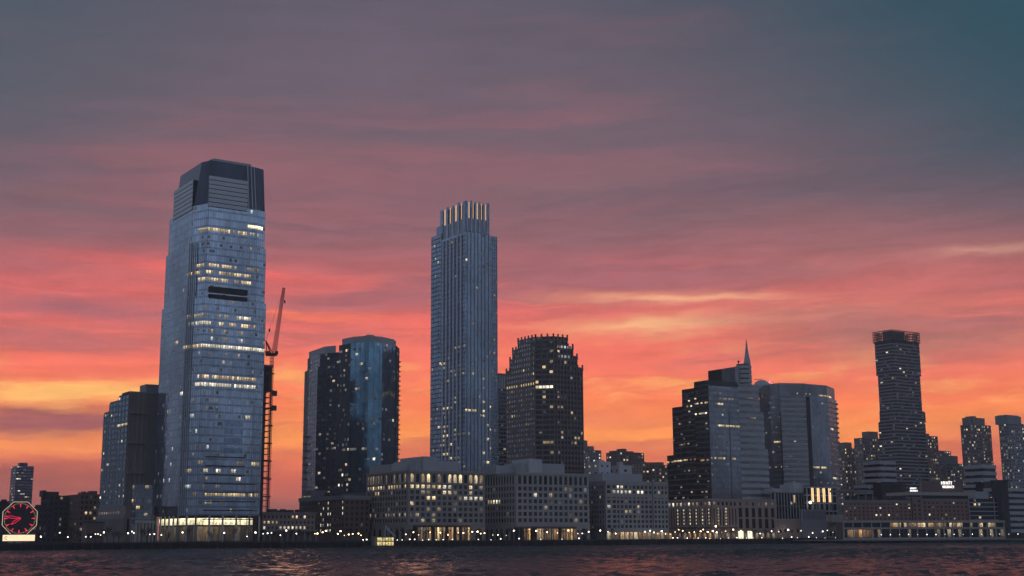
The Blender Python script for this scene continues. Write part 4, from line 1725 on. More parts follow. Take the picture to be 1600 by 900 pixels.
# ------------------------------------------------------------------ white rooftops and mid-rises beyond
def simple_block(name, label, pxL, pxN, pxR, py, Y, ytop, wall, seed, fh=3.4, bay=3.0, base=(0.06, ['lit_warm', 'lit_dim', 'lit_white']), style='punched',
                 gl='pane_deep', sp='concrete_dark', cap=120, group=None, ww=0.5, wh=0.5, zlow=None, clutter=3, sp_frac=0.35, rows=(), cat='building', mull=2, steps=()):
    p = rect_fp(pxL, pxN, pxR, py, Y)
    root = thing(name, label, cat, base_of(p), group)
    fc = Facade(root, seed, cap)
    z1 = zat(pxN, ytop, p[0])
    z0 = G0 if zlow is None else zat(pxN, zlow, p[0])
    tower_core(root, inset(p, 0.02), G0, z1 - 0.02, wall)
    for A, B in edges_of(p):
        if style == 'punched':
            punched(fc, A, B, z0, z1, fh, bay, wall, ww, wh, 0.4, gl, base, rows, e0=0.35, e1=0.35)
        else:
            curtain(fc, A, B, z0, z1, fh, bay, gl, sp_frac, sp, sp if mull else None, 0.25, 0.25, mull or 1, base, rows)
    for (a, b, yt) in steps:
        q0 = p[3] + (p[0] - p[3]) * 0.0 if a < pxN and b <= pxN else p[0]
        qa = corner(a, ytop, Y + 6)
        w = slide(qa, UD, b, ytop)
        tower_core(root, [qa, qa + UD * w, qa + UD * w + VD * 9, qa + VD * 9], z1 - 0.5, zat((a + b) / 2, yt, qa), wall, 'roof_house')
    if clutter:
        roof_clutter(root, p, z1, seed + 900, clutter, wall, 2.5)
    fc.finish()
    return root, p, z1


simple_block('white_roof_building', 'white stepped rooftop building behind the joint of the stone blocks', 917, 936, 953, 730, 905, 721, 'panel_white', 71, clutter=2, base=(0.05, ['lit_dim']), ww=0.3, wh=0.3, bay=6, fh=5, rows=[(917, 730, 936, 728, 2.5, 1, 'lit_warm')])
simple_block('white_plant_building', 'white windowless building with a dark grille behind the pale stone block', 952, 968, 986, 735, 925, 727, 'panel_white', 72, clutter=2, base=None, ww=0.25, wh=0.3, bay=7, fh=6)
hill = [
    ('far_apartment_block', 'low far block with rooftop huts just right of the brown stone tower', 908, 922, 939, 1350, 703, 'stone_mauve', ((912, 918, 688), (922, 928, 697))),
    ('far_apartment_block', 'far hilltop block with overhanging lit top floor, centre of the low gap', 948, 968, 1006, 1380, 706, 'brick_dark', ((960, 990, 704), (972, 979, 701))),
    ('far_apartment_block', 'far brown block at the right of the low gap with few lit windows', 990, 1003, 1025, 1300, 724, 'brick_brown', ((1012, 1022, 722),)),
    ('far_apartment_block', 'far block with lit floors half hidden by the dark stepped tower', 1018, 1024, 1056, 1290, 726, 'brick_dark', ((1028, 1037, 722),)),
]
for i, (nm, lb, a, b, c, Y, yt, wl, st) in enumerate(hill):
    simple_block(nm, lb, a, b, c, 725, Y, yt, wl, 75 + i, 3.2, 4.0, (0.16, ['lit_warm', 'lit_white', 'lit_dim', 'lit_dim']), cap=110, zlow=775, steps=st, clutter=2, group='hilltop blocks in the low gap')


# ------------------------------------------------------------------ stepped dark tower with a spire
def spired_tower():
    py = 700
    n = corner(1110, py, 965)
    root = None
    W = slide(n, UD, 1160, py)
    D = slide(n, VD, 1042, py)
    L2 = lambda a, b: n + UD * a + VD * b
    root = thing('spired_office_tower', 'black stepped office tower with pale glass front and needle spire', 'skyscraper', base_of([L2(0, 0), L2(W, 0), L2(W, D), L2(0, D)]))
    fc = Facade(root, 81, 300)
    zpod = zat(1110, 782, n)
    steps = [(1042, 1051.5, 712), (1051.5, 1067, 637), (1067, 1086, 609), (1086, 1107.5, 597), ]
    rows = [(1050, 642, 1090, 634, 3.6, 0.55, 'lit_warm'), (1062, 647, 1108, 642, 3.6, 0.5, 'lit_white'), (1065, 625, 1088, 621, 3.6, 0.45, 'lit_warm'), (1095, 628, 1112, 626, 3.6, 0.6, 'lit_warm'),
            (1060, 692, 1090, 690, 3.6, 0.25, 'lit_dim'), (1043, 724, 1075, 719, 3.6, 0.85, 'lit_warm'), (1078, 719, 1108, 716, 3.6, 0.7, 'lit_amber'), (1062, 749, 1100, 746, 3.6, 0.5, 'lit_dim'), (1080, 770, 1105, 764, 5, 0.15, 'lit_dim')]
    rows2 = [(1116, 667, 1157, 664, 3.2, 0.95, 'lit_warm'), (1157, 665, 1200, 668, 3.2, 0.6, 'lit_warm'), (1118, 634, 1130, 633, 3.2, 1, 'lit_warm'), (1124, 624, 1150, 622, 3.2, 0.55, 'lit_dim'), (1148, 622, 1176, 624, 3.2, 0.6, 'lit_dim'),
             (1128, 649, 1132, 649, 3.2, 1, 'lit_cool'), (1090, 718, 1132, 716, 3.2, 0.85, 'lit_warm'), (1140, 716, 1156, 716, 3.2, 0.7, 'lit_warm'), (1150, 613, 1180, 615, 8, 0.10, 'lit_white')]
    for i, (xa, xb, yt) in enumerate(steps):
        b0 = slide(n, VD, xb, py) if xb < 1107 else 1.0
        b1 = slide(n, VD, xa, py)
        p = [L2(0.0 + 0.3 * i, b0), L2(30, b0), L2(30, b1), L2(0.3 * i, b1)]
        z1 = zat(xa + 1, yt, p[3])
        tower_core(root, p, G0, z1, 'glass_black', 'stepped_block')
        curtain(fc, p[3], p[0], zpod, z1, 3.9, 2.4, 'glass_black', 0.3, 'cladding_dark', None, lit_base=(0.02, ['lit_dim']), rows=rows, lit_h=0.45)
    # tall rear shaft
    s0 = L2(2, 10)
    q = [s0, L2(W - 6, 10), L2(W - 6, 26), L2(2, 26)]
    zsh = zat(1110, 579, L2(2, 26))
    # shaft seen from x 1107 to 1149, roof rising to the right
    qn = corner(1149, 590, 985)
    ql = slide(qn, VD, 1107, 590)
    sh = [qn, qn + UD * 10, qn + UD * 10 + VD * ql, qn + VD * ql]
    tower_core(root, sh, G0 + 60, zat(1149, 573, qn), 'glass_grey_dim', 'rear_shaft')
    dk = MB()
    half = qn + VD * ql * 0.55
    dk.slab(qn + VD * ql, -VD, Vector((-VD.y, VD.x)), 0, ql * 0.5, G0 + 80, zat(1107, 580, qn + VD * ql) - 0.3, 0, 0.3)
    dk.build('dark_cladding', M['glass_black'], root)
    # pale glass front
    f0 = L2(0, 0)
    W1 = slide(f0, UD, 1157, py)
    fp = [f0, L2(W1, 0), L2(W1, 0.95), L2(0, 0.95)]
    zf = zat(1112, 602, f0)
    tower_core(root, fp, G0, zf, 'steel_dark', 'front_block')
    curtain(fc, fp[0], fp[1], zpod, zf, 3.9, 1.8, 'glass_grey', 0.3, 'glass_grey_dim', 'panel_grey', 0.08, 0.06, 2, (0.006, ['lit_dim']), rows2, lit_h=0.5)
    sl = MB()
    sm = slide(f0, UD, 1141, py)
    sl.slab(f0, UD, Vector((UD.y, -UD.x)), sm - 0.3, sm + 0.3, zpod, zat(1141, 640, f0), 0.05, 0.22)
    sl.build('dark_slot', M['soot'], root)
    # rounded banded corner, narrowing in three stages
    nnv = Vector((UD.y, -UD.x))
    c0 = L2(W1, 0)
    for k, (x1, y0, y1) in enumerate(((1199, 782, 700), (1192, 700, 642), (1184, 642, 600))):
        wv = slide(c0, UD, x1, py if k == 0 else y1)
        za, zb = zat(1160, y0, c0), zat(1160, y1, c0)
        pts = [c0 + UD * 0.0, c0 + nnv * 2.2 + UD * wv * 0.25, c0 + nnv * 2.6 + UD * wv * 0.6, c0 + UD * wv + nnv * 0.4, c0 + UD * wv + VD * 16, c0 + VD * 16]
        tower_core(root, pts, za, zb, 'glass_grey_dim', 'corner_stage')
        nfl = max(1, round((zb - za) / 4.6))
        for f in range(nfl):
            z = za + (zb - za) * f / nfl
            bd = MB()
            bd.prism(inset(pts, -0.25), z, z + (zb - za) / nfl * 0.58, bottom=True)
            bd.build('floor_band', M['panel_grey'], root)
        if k > 0:
            for j in range(10):
                a, b = pts[1], pts[2]
                pp = a + (b - a) * ((j + .5) / 10)
                d = (b - a).normalized()
                nn2 = Vector((d.y, -d.x))
                if (k == 2 and j % 2) or (k == 1 and j in (3, 5, 6, 8)):
                    z = za + (zb - za) * (0.82 if k == 1 else 0.5)
                    place('lit_window', pane_mesh('lit_dim'), root, (pp.x + nn2.x * .1, pp.y + nn2.y * .1, z), math.atan2(d.y, d.x), (1.3, 1, 1.2))
    # drum and spire
    dc = corner(1162, 580, 992)
    zd0, zd1 = zat(1162, 606, dc), zat(1162, 569.5, dc)
    r = 6.0
    for k in range(5):
        z = zd0 + (zd1 - zd0) * k / 5
        dm = MB()
        dm.tube((dc.x, dc.y, z), (dc.x, dc.y, z + (zd1 - zd0) / 5 * 0.72), r, seg=16)
        dm.tube((dc.x, dc.y, z + (zd1 - zd0) / 5 * 0.72), (dc.x, dc.y, z + (zd1 - zd0) / 5), r - 0.5, seg=16, mi=1)
        dm.build('drum_ring', [M['panel_grey'], M['glass_black']], root)
    sc = corner(1167.5, 569, 990)
    zt = zat(1167.5, 531, sc)
    sp = MB()
    sp.tube((sc.x, sc.y, zd0), (sc.x, sc.y, zd1 + 2), 2.8, 2.6, 8)
    sp.tube((sc.x, sc.y, zd1 + 2), (sc.x, sc.y, lerp(zd1, zt, 0.5)), 2.4, 1.2, 8)
    sp.tube((sc.x, sc.y, lerp(zd1, zt, 0.5)), (sc.x, sc.y, zt), 1.2, 0.25, 8)
    sp.build('spire', M['panel_grey'], root)
    ant = MB()
    ac = corner(1154, 569, 990)
    ant.tube((ac.x, ac.y, zd1), (ac.x, ac.y, zd1 + 1.6), 0.25, seg=6)
    ant.sphere((ac.x, ac.y, zd1 + 2.0), 0.9, 8, 5)
    ant.build('antenna', M['soot'], root)
    fc.finish()
    # podium
    p = rect_fp(1044, 1113, 1212, 810, 928)
    pr = thing('stone_podium', 'beige stone podium with rows of tiny lights and bright doors below the spired tower', 'building', base_of(p))
    fc = Facade(pr, 83, 300)
    z1 = zat(1113, 780, p[0])
    zb = zat(1113, 823, p[0])
    tower_core(pr, inset(p, 0.4), G0, z1, 'concrete_dark')
    rl = [(1055, 790 + 7 * k, 1110, 786 + 7 * k, 2.2, 0.0, 'lit_dim') for k in range(5)]
    # left wing: upper square windows, then tall slots with lights
    fhs = (z1 - zb)
    punched(fc, p[3], p[0], z1 - fhs * 0.27, z1 - 0.8, fhs * 0.25, 4.4, 'stone_pink', 0.5, 0.55, 0.5, 'pane_deep', (0.5, ['lit_dim', 'lit_white']), (), e1=0.5)
    punched(fc, p[3], p[0], zb, z1 - fhs * 0.27, fhs * 0.74, 2.7, 'stone_pink', 0.42, 0.86, 0.5, 'glass_black', None, (), e1=0.5, sill=0.06)
    d = -VD
    nn = Vector((d.y, -d.x))
    LD = (p[0] - p[3]).length
    for k in range(6):
        for j in range(5):
            q = p[3] + d * (LD * (0.24 + 0.14 * k)) + nn * 0.55
            place('lit_window', pane_mesh('lit_white' if (k + j) % 3 else 'lit_warm'), pr, (q.x, q.y, zb + fhs * (0.12 + 0.125 * j)), math.atan2(d.y, d.x), (0.9, 1, 1.0))
    W = (p[1] - p[0]).length
    punched(fc, p[0], p[0] + UD * W * 0.38, z1 - fhs * 0.27, z1 - 0.8, fhs * 0.25, 4.2, 'stone_pink', 0.5, 0.55, 0.5, 'pane_deep', (0.4, ['lit_dim']), (), e0=0.5)
    punched(fc, p[0], p[0] + UD * W * 0.38, zb, z1 - fhs * 0.27, fhs * 0.74, 2.9, 'stone_pink', 0.42, 0.86, 0.5, 'glass_black', None, (), e0=0.5, sill=0.06)
    un = Vector((UD.y, -UD.x))
    for k in range(2):
        for j in range(6):
            q = p[0] + UD * (W * (0.085 + 0.12 * k)) + un * 0.55
            place('lit_window', pane_mesh('lit_warm'), pr, (q.x, q.y, zb + fhs * (0.1 + 0.11 * j)), GRID, (1.2, 1, 1.1))
    punched(fc, p[0] + UD * W * 0.38, p[1], z1 - fhs * 0.27, z1 - 0.8, fhs * 0.25, 6.0, 'stone_pink', 0.3, 0.55, 0.5, 'pane_deep', (0.3, ['lit_dim']), (), e1=0.5)
    punched(fc, p[0] + UD * W * 0.38, p[1], zb - 1.5, z1 - fhs * 0.27, fhs * 0.5, 6.0, 'stone_pink', 0.55, 0.86, 0.5, 'glass_black', None, (), e1=0.5, sill=0.06)
    cor = MB()
    cor.prism(inset(p, -0.8), z1 - 0.8, z1 + 0.5, bottom=True)
    cor.prism(inset(p, -1.0), zb - 3.0, zb - 1.6, bottom=True)
    cor.build('cornice', M['stone_pink'], pr)
    gw = MB()
    punched(fc, p[3], p[0], G0, zb - 3.0, zb - 3.0 - G0, 5.5, 'stone_pink', 0.55, 0.8, 0.5, 'lit_amber', None, (), sill=0.02, arch=True, e1=0.5)
    punched(fc, p[0], p[1], G0, zb - 3.0, zb - 3.0 - G0, 5.5, 'stone_pink', 0.55, 0.8, 0.5, 'lit_dim', None, (), sill=0.02, arch=True, e0=0.5)
    for k in (0.42, 0.56):
        q = p[0] + UD * W * k + un * 0.9
        place('bright_door', pane_mesh('door_glow'), pr, (q.x, q.y, G0 + 3.0), GRID, (4.6, 1, 6.5))
    fc.finish()


masonry('cladding_dark', (0.075, 0.062, 0.06), 0.5)
glow('door_glow', (1.0, 0.90, 0.62), 1.6)
glass('glass_grey_dim', (0.27, 0.29, 0.32), 0.5, 0.22, 1.8, 3.9, 0.02, 0.3)
spired_tower()


# ------------------------------------------------------------------ broad pale tower right of the spire
def broad_tower():
    py = 690
    q = [corner(1190, py, 1045), corner(1206, py, 1037), corner(1222, py, 1031), corner(1262, py, 1035), corner(1268, py, 1039), corner(1297, py, 1051), corner(1310, py, 1075)]
    poly = q + [q[-1] + Vector((-18, 26)), q[0] + Vector((6, 40))]
    root = thing('broad_office_tower', 'broad pale grey office tower with two black slots right of the spire', 'skyscraper', base_of(poly))
    fc = Facade(root, 91, 260)
    zs = zat(1262, 618, q[3])
    zt = zat(1236, 598, q[2])
    zp = zat(1240, 790, q[2])
    tower_core(root, poly, G0, zs, 'concrete_dark')
    rows = [(1208, 694, 1245, 692, 3.2, 0.75, 'lit_warm'), (1290, 680, 1305, 680, 3.2, 0.0, 'lit_dim'), (1284, 681, 1296, 680, 3.0, 1.0, 'lit_warm'), (1298, 668, 1306, 668, 3.2, 1.0, 'lit_white'),
            (1206, 730, 1222, 729, 3.2, 0.6, 'lit_dim'), (1240, 668, 1280, 668, 3.2, 0.12, 'lit_dim'), (1265, 729, 1292, 730, 3.2, 0.9, 'lit_warm'), (1302, 750, 1308, 750, 3.2, 1.0, 'lit_white')]
    ed = [(0, 1, 'glass_grey_dim', 'glass_grey_dim'), (1, 2, 'glass_grey', 'stone_mauve'), (2, 3, 'glass_grey_dim', 'panel_grey'), (4, 5, 'glass_grey', 'glass_grey'), (5, 6, 'glass_grey_dim', 'concrete_blue')]
    for a, b, g, s in ed:
        curtain(fc, q[a], q[b], zp, zs, 3.9, 2.0, g, 0.42 if a == 2 else 0.2, s, 'panel_grey' if a in (4,) else None, 0.06, 0.05, 2, (0.006, ['lit_dim']), rows, lit_h=0.45)
    bl = MB()
    d = (q[4] - q[3]).normalized()
    bl.slab(q[3], d, Vector((d.y, -d.x)), 0, (q[4] - q[3]).length, zp, zs - 1, 0, 0.3)
    d = (q[2] - q[1]).normalized()
    LL = (q[2] - q[1]).length
    bl.slab(q[1], d, Vector((d.y, -d.x)), LL - 0.8, LL + 0.2, zp, zs - 14, 0, 0.35)
    bl.build('black_slot', M['soot'], root)
    up = inset(poly, [0.5, 0.5, 0.4, 0.4, 0.4, 0.6, 2.2, 2, 2])
    tower_core(root, up, zs, zt - 1, 'glass_grey_dim', 'attic')
    for (A, B) in edges_of(up):
        dd = (B - A).normalized()
        L = (B - A).length
        nn = Vector((dd.y, -dd.x))
        ang = math.atan2(dd.y, dd.x)
        for j in range(int(L / 2.2)):
            pp = A + dd * (j + 0.5) * 2.2 + nn * 0.1
            px, _ = project((pp.x, pp.y, zs))
            if 1278 < px < 1299:
                place('lit_window', pane_mesh('lit_warm'), root, (pp.x, pp.y, zs + 1.1), ang, (2.0, 1, 1.2))
            elif 1236 < px < 1266 and j % 3 == 0:
                place('lit_window', pane_mesh('lit_white'), root, (pp.x, pp.y, zs + 1.6), ang, (0.9, 1, 0.9))
    par = MB()
    par.prism(inset(up, 0.4), zt - 1, zt)
    par.build('parapet', M['panel_grey'], root)
    # balconies down the far right edge
    sw = MB()
    z = zp
    while z < zs:
        c = q[6]
        sw.box((c.x, c.y, z), 1.6, 1.6, 1.6, GRID)
        z += 3.9
    sw.build('edge_teeth', M['concrete_blue'], root, 'stuff')
    # magenta-lit dome on the roof's left shoulder
    dc = corner(1190, 596, 1065)
    zd = zat(1190, 602, dc)
    dm = MB()
    dm.sphere((dc.x, dc.y, zd - 3), 7.5, 14, 8)
    dm.build('roof_dome', M['panel_grey'], root)
    for dx, dz in ((6, 2.5), (7.5, 0.8), (9, -0.5)):
        l = MB()
        l.sphere((dc.x + dx, dc.y - 3, zd + dz), 0.55, 8, 5)
        l.build('beacon', M['light_magenta'], root)
    b = MB()
    b.beam((dc.x - 6, dc.y, zd + 4.6), (dc.x + 1, dc.y, zd + 5.2), 0.4)
    b.build('roof_rail', M['soot'], root)
    fc.finish()


broad_tower()


# ------------------------------------------------------------------ low buildings right of the podium
def court_buildings():
    p = rect_fp(1206, 1212, 1262, 800, 965)
    root = thing('glass_fronted_hall', 'low dark glass hall with pale mullions and white roof clutter beside the lit stripes', 'building', base_of(p))
    fc = Facade(root, 101, 150)
    z1 = zat(1230, 769, p[0])
    tower_core(root, p, G0, z1, 'brick_dark')
    for A, B in edges_of(p):
        curtain(fc, A, B, zat(1212, 812, p[0]), z1 - 0.6, 8, 3.0, 'glass_dark', 0.08, 'brick_dark', 'panel_grey', 0.5, 0.5, 1, (0.06, ['lit_dim', 'lit_amber']), shrink=0.6)
    for (a, b, yt) in ((1209, 1234, 763), (1234, 1254, 757), (1240, 1250, 754)):
        q0 = corner(a, 765, 980)
        w = slide(q0, UD, b, 765)
        tower_core(root, [q0, q0 + UD * w, q0 + UD * w + VD * 10, q0 + VD * 10], z1 - 0.3, zat((a + b) / 2, yt, q0), 'panel_white', 'roof_house')
    fc.finish()
    p = rect_fp(1257, 1262, 1308, 800, 975)
    root = thing('light_stripe_building', 'glass building with four tall golden light stripes', 'building', base_of(p))
    fc = Facade(root, 102, 150)
    z1 = zat(1285, 761, p[0])
    tower_core(root, p, G0, z1, 'concrete_dark')
    for A, B in edges_of(p):
        curtain(fc, A, B, G0 + 8, z1 - 0.5, 5.5, 4.2, 'glass_dark', 0.16, 'panel_grey', 'panel_grey', 0.35, 0.4, 1, (0.05, ['lit_dim']))
    nn = Vector((UD.y, -UD.x))
    for px in (1269, 1278, 1287, 1296):
        for dx in (-1.3, 0.9):
            s = slide(p[0], UD, px + dx, 775)
            za, zb = zat(px, 784, p[0]), zat(px, 762, p[0])
            st = MB()
            st.slab(p[0], UD, nn, s - 0.28, s + 0.28, za, zb, 0.3, 0.75)
            st.build('light_stripe', M['light_gold'], root)
            lo = MB()
            lo.slab(p[0], UD, nn, s - 0.16, s + 0.16, za - 7, za, 0.3, 0.7)
            lo.build('stripe_tail', M['panel_white'], root)
    l = MB()
    c = corner(1266, 785, p[0].y - 3)
    l.sphere((c.x, c.y, zat(1266, 785, c)), 0.9, 8, 6)
    l.build('flood_lamp', M['lamp_white'], root)
    cap = MB()
    cap.prism(inset(p, -0.8), z1 - 0.5, z1 + 0.4, bottom=True)
    cap.build('cornice', M['panel_grey'], root)
    fc.finish()
    p = rect_fp(1251, 1254, 1291, 805, 950)
    root = thing('grey_plant_box', 'plain grey windowless box below the golden light stripes', 'building', base_of(p))
    z1 = zat(1270, 797, p[0])
    mb = MB().prism(p, G0, z1)
    mb.build('wall', M['concrete_blue'], root)
    mb = MB()
    for j in range(9):
        mb.slab(p[0], UD, nn, (p[1] - p[0]).length * (j + .1) / 9, (p[1] - p[0]).length * (j + .9) / 9, z1 - 6.5, z1 - .6, 0, .12)
    mb.build('cladding', M['concrete_dark'], root)
    MB().prism(inset(p, -0.3), z1, z1 + 0.5, bottom=True).build('coping', M['concrete'], root)
    p = rect_fp(1210, 1214, 1255, 820, 940)
    root = thing('beige_low_hall', 'beige low hall with blank wall behind the lamplit terrace', 'building', base_of(p))
    z1 = zat(1230, 813, p[0])
    MB().prism(p, G0, z1).build('wall', M['stone_pink'], root)
    MB().prism(inset(p, -0.5), z1, z1 + 0.9, bottom=True).build('coping', M['stone_light'], root)
    for k in (0.12, 0.3, 0.55, 0.78):
        q = p[0] + UD * (p[1] - p[0]).length * k + nn * 0.06
        place('window', pane_mesh('glass_black'), root, (q.x, q.y, G0 + 5.5), GRID, (2.0, 1, 2.2))
    p = rect_fp(1251, 1256, 1322, 822, 955)
    root = thing('terrace_block', 'long low grey block with a flat roof edge left of the brick hotel', 'building', base_of(p))
    z1 = zat(1290, 816, p[0])
    MB().prism(p, G0, z1).build('wall', M['concrete'], root)
    MB().prism(inset(p, -0.6), z1, z1 + 0.8, bottom=True).build('coping', M['stone_light'], root)
    q0 = corner(1299, 810, 965)
    w = slide(q0, UD, 1318, 810)
    tower_core(root, [q0, q0 + UD * w, q0 + UD * w + VD * 8, q0 + VD * 8], z1, zat(1305, 804, q0), 'stone_light', 'roof_house')
    W = (p[1] - p[0]).length
    for j in range(12):
        q = p[0] + UD * W * (j + 0.5) / 12 + nn * 0.06
        place('window', pane_mesh('lit_amber' if j > 8 else 'glass_black'), root, (q.x, q.y, G0 + 3.5), GRID, (W / 12 * 0.6, 1, 3.4))


court_buildings()

# ------------------------------------------------------------------ stacked apartment tower with jogs and open crate top
def stacked_tower():
    Y = 1230
    py = 600
    n = corner(1397.5, py, Y)
    W = slide(n, UD, 1438.5, py)
    D = slide(n, VD, 1371, py)
    L2 = lambda a, b: n + UD * a + VD * b
    root = thing('stacked_tower', 'dark banded apartment tower of shifted blocks with an open lattice top', 'tower', base_of([L2(0, 0), L2(W, 0), L2(W, D), L2(0, D)]))
    fc = Facade(root, 111, 260)
    zy = lambda y: zat(1397, y, n)
    blocks = [(800, 657, 0, 3.0, -1.5, 0), (657, 640, 1.5, 4.5, 0, 0.5), (640, 584, 1.0, 0.4, 0.6, 0.6), (584, 533, -0.3, 1.0, -0.3, -0.3)]
    for k, (y0, y1, da, wx, db, off) in enumerate(blocks):
        z0, z1 = (G0 if k == 0 else zy(y0)), zy(y1)
        p = [L2(off, off), L2(W + wx, off), L2(W + wx, D - db), L2(off, D - db)]
        tower_core(root, p, z0, z1, 'glass_black', 'stacked_block')
        base = (0.025, ['lit_warm', 'lit_dim', 'lit_white', 'lit_dim'])
        for A, B in edges_of(p):
            curtain(fc, A, B, zy(790) if k == 0 else z0, z1, 3.1, 2.6, 'glass_black', 0.42, 'concrete_blue_dim', None, lit_base=base, sp_d=0.35, lit_h=0.6)
    # crate
    z0, z1 = zy(531), zy(515.5)
    q = [L2(-1.2, -1.2), L2(W + 1.2, -1.2), L2(W + 1.2, D + 1.2), L2(-1.2, D + 1.2)]
    MB().prism([L2(4, 4), L2(W * 0.62, 4), L2(W * 0.62, D * 0.7), L2(4, D * 0.7)], z0, z1 + 0.4).build('plant_house', M['concrete_dark'], root)
    MB().prism(inset(q, 0.5), z0 - 1.5, z0, bottom=True).build('roof_slab', M['soot'], root)
    lat = MB()
    for i in range(4):
        a, b = q[i], q[(i + 1) % 4]
        L = (b - a).length
        nv = max(4, round(L / 2.1))
        for j in range(nv + 1):
            s = a + (b - a) * j / nv
            lat.beam((s.x, s.y, z0 - 1), (s.x, s.y, z1), 0.5)
        for j in range(5):
            z = z0 + (z1 - z0) * j / 4
            lat.beam((a.x, a.y, z), (b.x, b.y, z), 0.5)
    lat.build('lattice_screen', M['steel_dark'], root)
    fc.finish()


masonry('concrete_blue_dim', (0.20, 0.21, 0.24), 0.6)
stacked_tower()

far = (0.24, ['lit_warm', 'lit_dim', 'lit_white', 'lit_dim', 'lit_dim'])
simple_block('brown_apartment_tower', 'low brown apartment tower just right of the broad pale tower', 1312, 1321, 1352, 740, 1330, 700, 'brick_brown', 121, 3.1, 3.4, far, cap=200, steps=((1321, 1331, 691),), cat='tower', clutter=1, zlow=800)
simple_block('brown_apartment_tower', 'brown apartment tower tucked against the left of the stacked tower', 1338, 1350, 1384, 740, 1300, 684, 'stone_mauve', 122, 3.1, 3.4, far, cap=200, steps=((1358, 1372, 674),), cat='tower', clutter=1, zlow=800)
simple_block('brown_apartment_tower', 'apartment tower with lit red-brown side, right of the stacked tower', 1432, 1452, 1468, 740, 1290, 681, 'brick_brown', 123, 3.1, 3.2, (0.34, far[1]), cap=220, steps=((1438, 1452, 677),), cat='tower', clutter=1, zlow=800)
simple_block('brown_apartment_tower', 'grey apartment block at the right foot of the stacked tower, second step down', 1464, 1470, 1487, 740, 1340, 704, 'concrete_dark', 124, 3.1, 3.4, far, cap=120, cat='tower', clutter=0, zlow=800)
simple_block('brown_apartment_tower', 'low dark apartment block beside the hotel sign, lowest step', 1480, 1486, 1510, 750, 1320, 724, 'concrete_dark', 125, 3.1, 3.4, far, cap=120, steps=((1486, 1497, 712),), cat='tower', clutter=0, zlow=800)
simple_block('stone_apartment_tower', 'tall grey apartment tower with raised middle, second from the picture edge at right', 1503, 1518, 1549, 690, 1270, 663, 'stone_mauve', 126, 3.1, 2.9, (0.26, far[1]), cap=260, steps=((1516, 1539, 652), (1521, 1526, 650)), cat='tower', clutter=0, zlow=800)
simple_block('stone_apartment_tower', 'tall grey apartment tower cut by the right edge of the picture', 1563, 1578, 1612, 690, 1240, 661, 'concrete_blue', 127, 3.1, 2.9, (0.26, far[1]), cap=260, steps=((1568, 1596, 649), (1572, 1592, 648)), cat='tower', clutter=0, zlow=800)


# ------------------------------------------------------------------ terraced white-banded buildings
def terraced(name, label, tiers, Y, seed):
    """tiers: (left px, right px, top py, bottom py)"""
    base = corner((tiers[0][0] + tiers[0][1]) / 2, 790, Y)
    root = thing(name, label, 'building', (base.x, base.y, G0))
    fc = Facade(root, seed, 120)
    for k, (a, b, yt, yb) in enumerate(tiers):
        n = corner(a, (yt + yb) / 2, Y + 6 * k)
        w = slide(n, UD, b, (yt + yb) / 2)
        p = [n, n + UD * w, n + UD * w + VD * 16, n + VD * 16]
        z0, z1 = zat(a, yb, n), zat(a, yt, n)
        tower_core(root, p, G0 if k == 0 else z0, z1, 'glass_black', 'terrace_stage')
        nf = max(1, round((z1 - z0) / 4.4))
        f = (z1 - z0) / nf
        for i in range(nf):
            bd = MB()
            bd.prism(inset(p, -0.5), z0 + (i + 0.45) * f, z0 + (i + 1) * f, bottom=True)
            bd.build('floor_band', M['panel_grey'], root)
        for A, B in edges_of(p)[:2]:
            curtain(fc, A, B, z0, z1, 4.4, 2.4, 'glass_dark', 0.0, None, None, lit_base=(0.03, ['lit_dim', 'lit_warm']), lit_h=0.4)
    fc.finish()


terraced('terraced_office', 'white-banded terraced office stepping down behind the left half of the brick hotel', [(1376, 1399, 720, 757), (1361, 1411, 757, 776), (1385, 1412, 776, 790)], 1010, 131)
terraced('terraced_office', 'white-banded terraced office rising behind the right end of the brick hotel', [(1536, 1556, 726, 757), (1524, 1570, 757, 800)], 1010, 132)
terraced('teal_bank_building', 'teal banded block at the right edge of the picture behind the pier', [(1570, 1612, 762, 836)], 960, 133)
for nm, lb, a, b, y0, y1, Y in (('dark_stair_shaft', 'black stair shaft standing left of the small hotel sign', 1411, 1417, 756, 800, 985), ('dark_stair_shaft', 'black stair shaft right of the hotel wing near the picture edge', 1566, 1577, 752, 815, 950)):
    n = corner(a, 790, Y)
    w = slide(n, UD, b, 790)
    p = [n, n + UD * w, n + UD * w + VD * 8, n + VD * 8]
    r = thing(nm, lb, 'building', base_of(p))
    z1 = zat(a, y0, n)
    MB().prism(p, G0, z1).build('wall', M['soot'], r)
    MB().prism(inset(p, -0.4), z1, z1 + 1.0, bottom=True).build('coping', M['soot'], r)
    for k in range(4):
        q = p[0] + UD * w * 0.5 + Vector((UD.y, -UD.x)) * 0.06
        place('window', pane_mesh('glass_black'), r, (q.x, q.y, G0 + 6 + k * 6), GRID, (1.2, 1, 3))


# ------------------------------------------------------------------ brick hotel on its pier
def text_sign(s, size, loc, rz, mat, parent, name='sign_letters', extrude=0.12):
    cu = bpy.data.curves.new(name, 'FONT')
    cu.body = s
    cu.size = size
    cu.extrude = extrude
    cu.offset = 0.0
    cu.align_x = 'CENTER'
    o = bpy.data.objects.new(name, cu)
    COL.objects.link(o)
    dg = bpy.context.evaluated_depsgraph_get()
    me = bpy.data.meshes.new_from_object(o.evaluated_get(dg))
    bpy.data.objects.remove(o)
    me.materials.clear()
    me.materials.append(M[mat])
    ob = bpy.data.objects.new(name, me)
    COL.objects.link(ob)
    ob.parent = parent
    ob.location = Vector(loc) - origin_of(parent)
    ob.rotation_euler = (math.radians(90), 0, rz)
    return ob


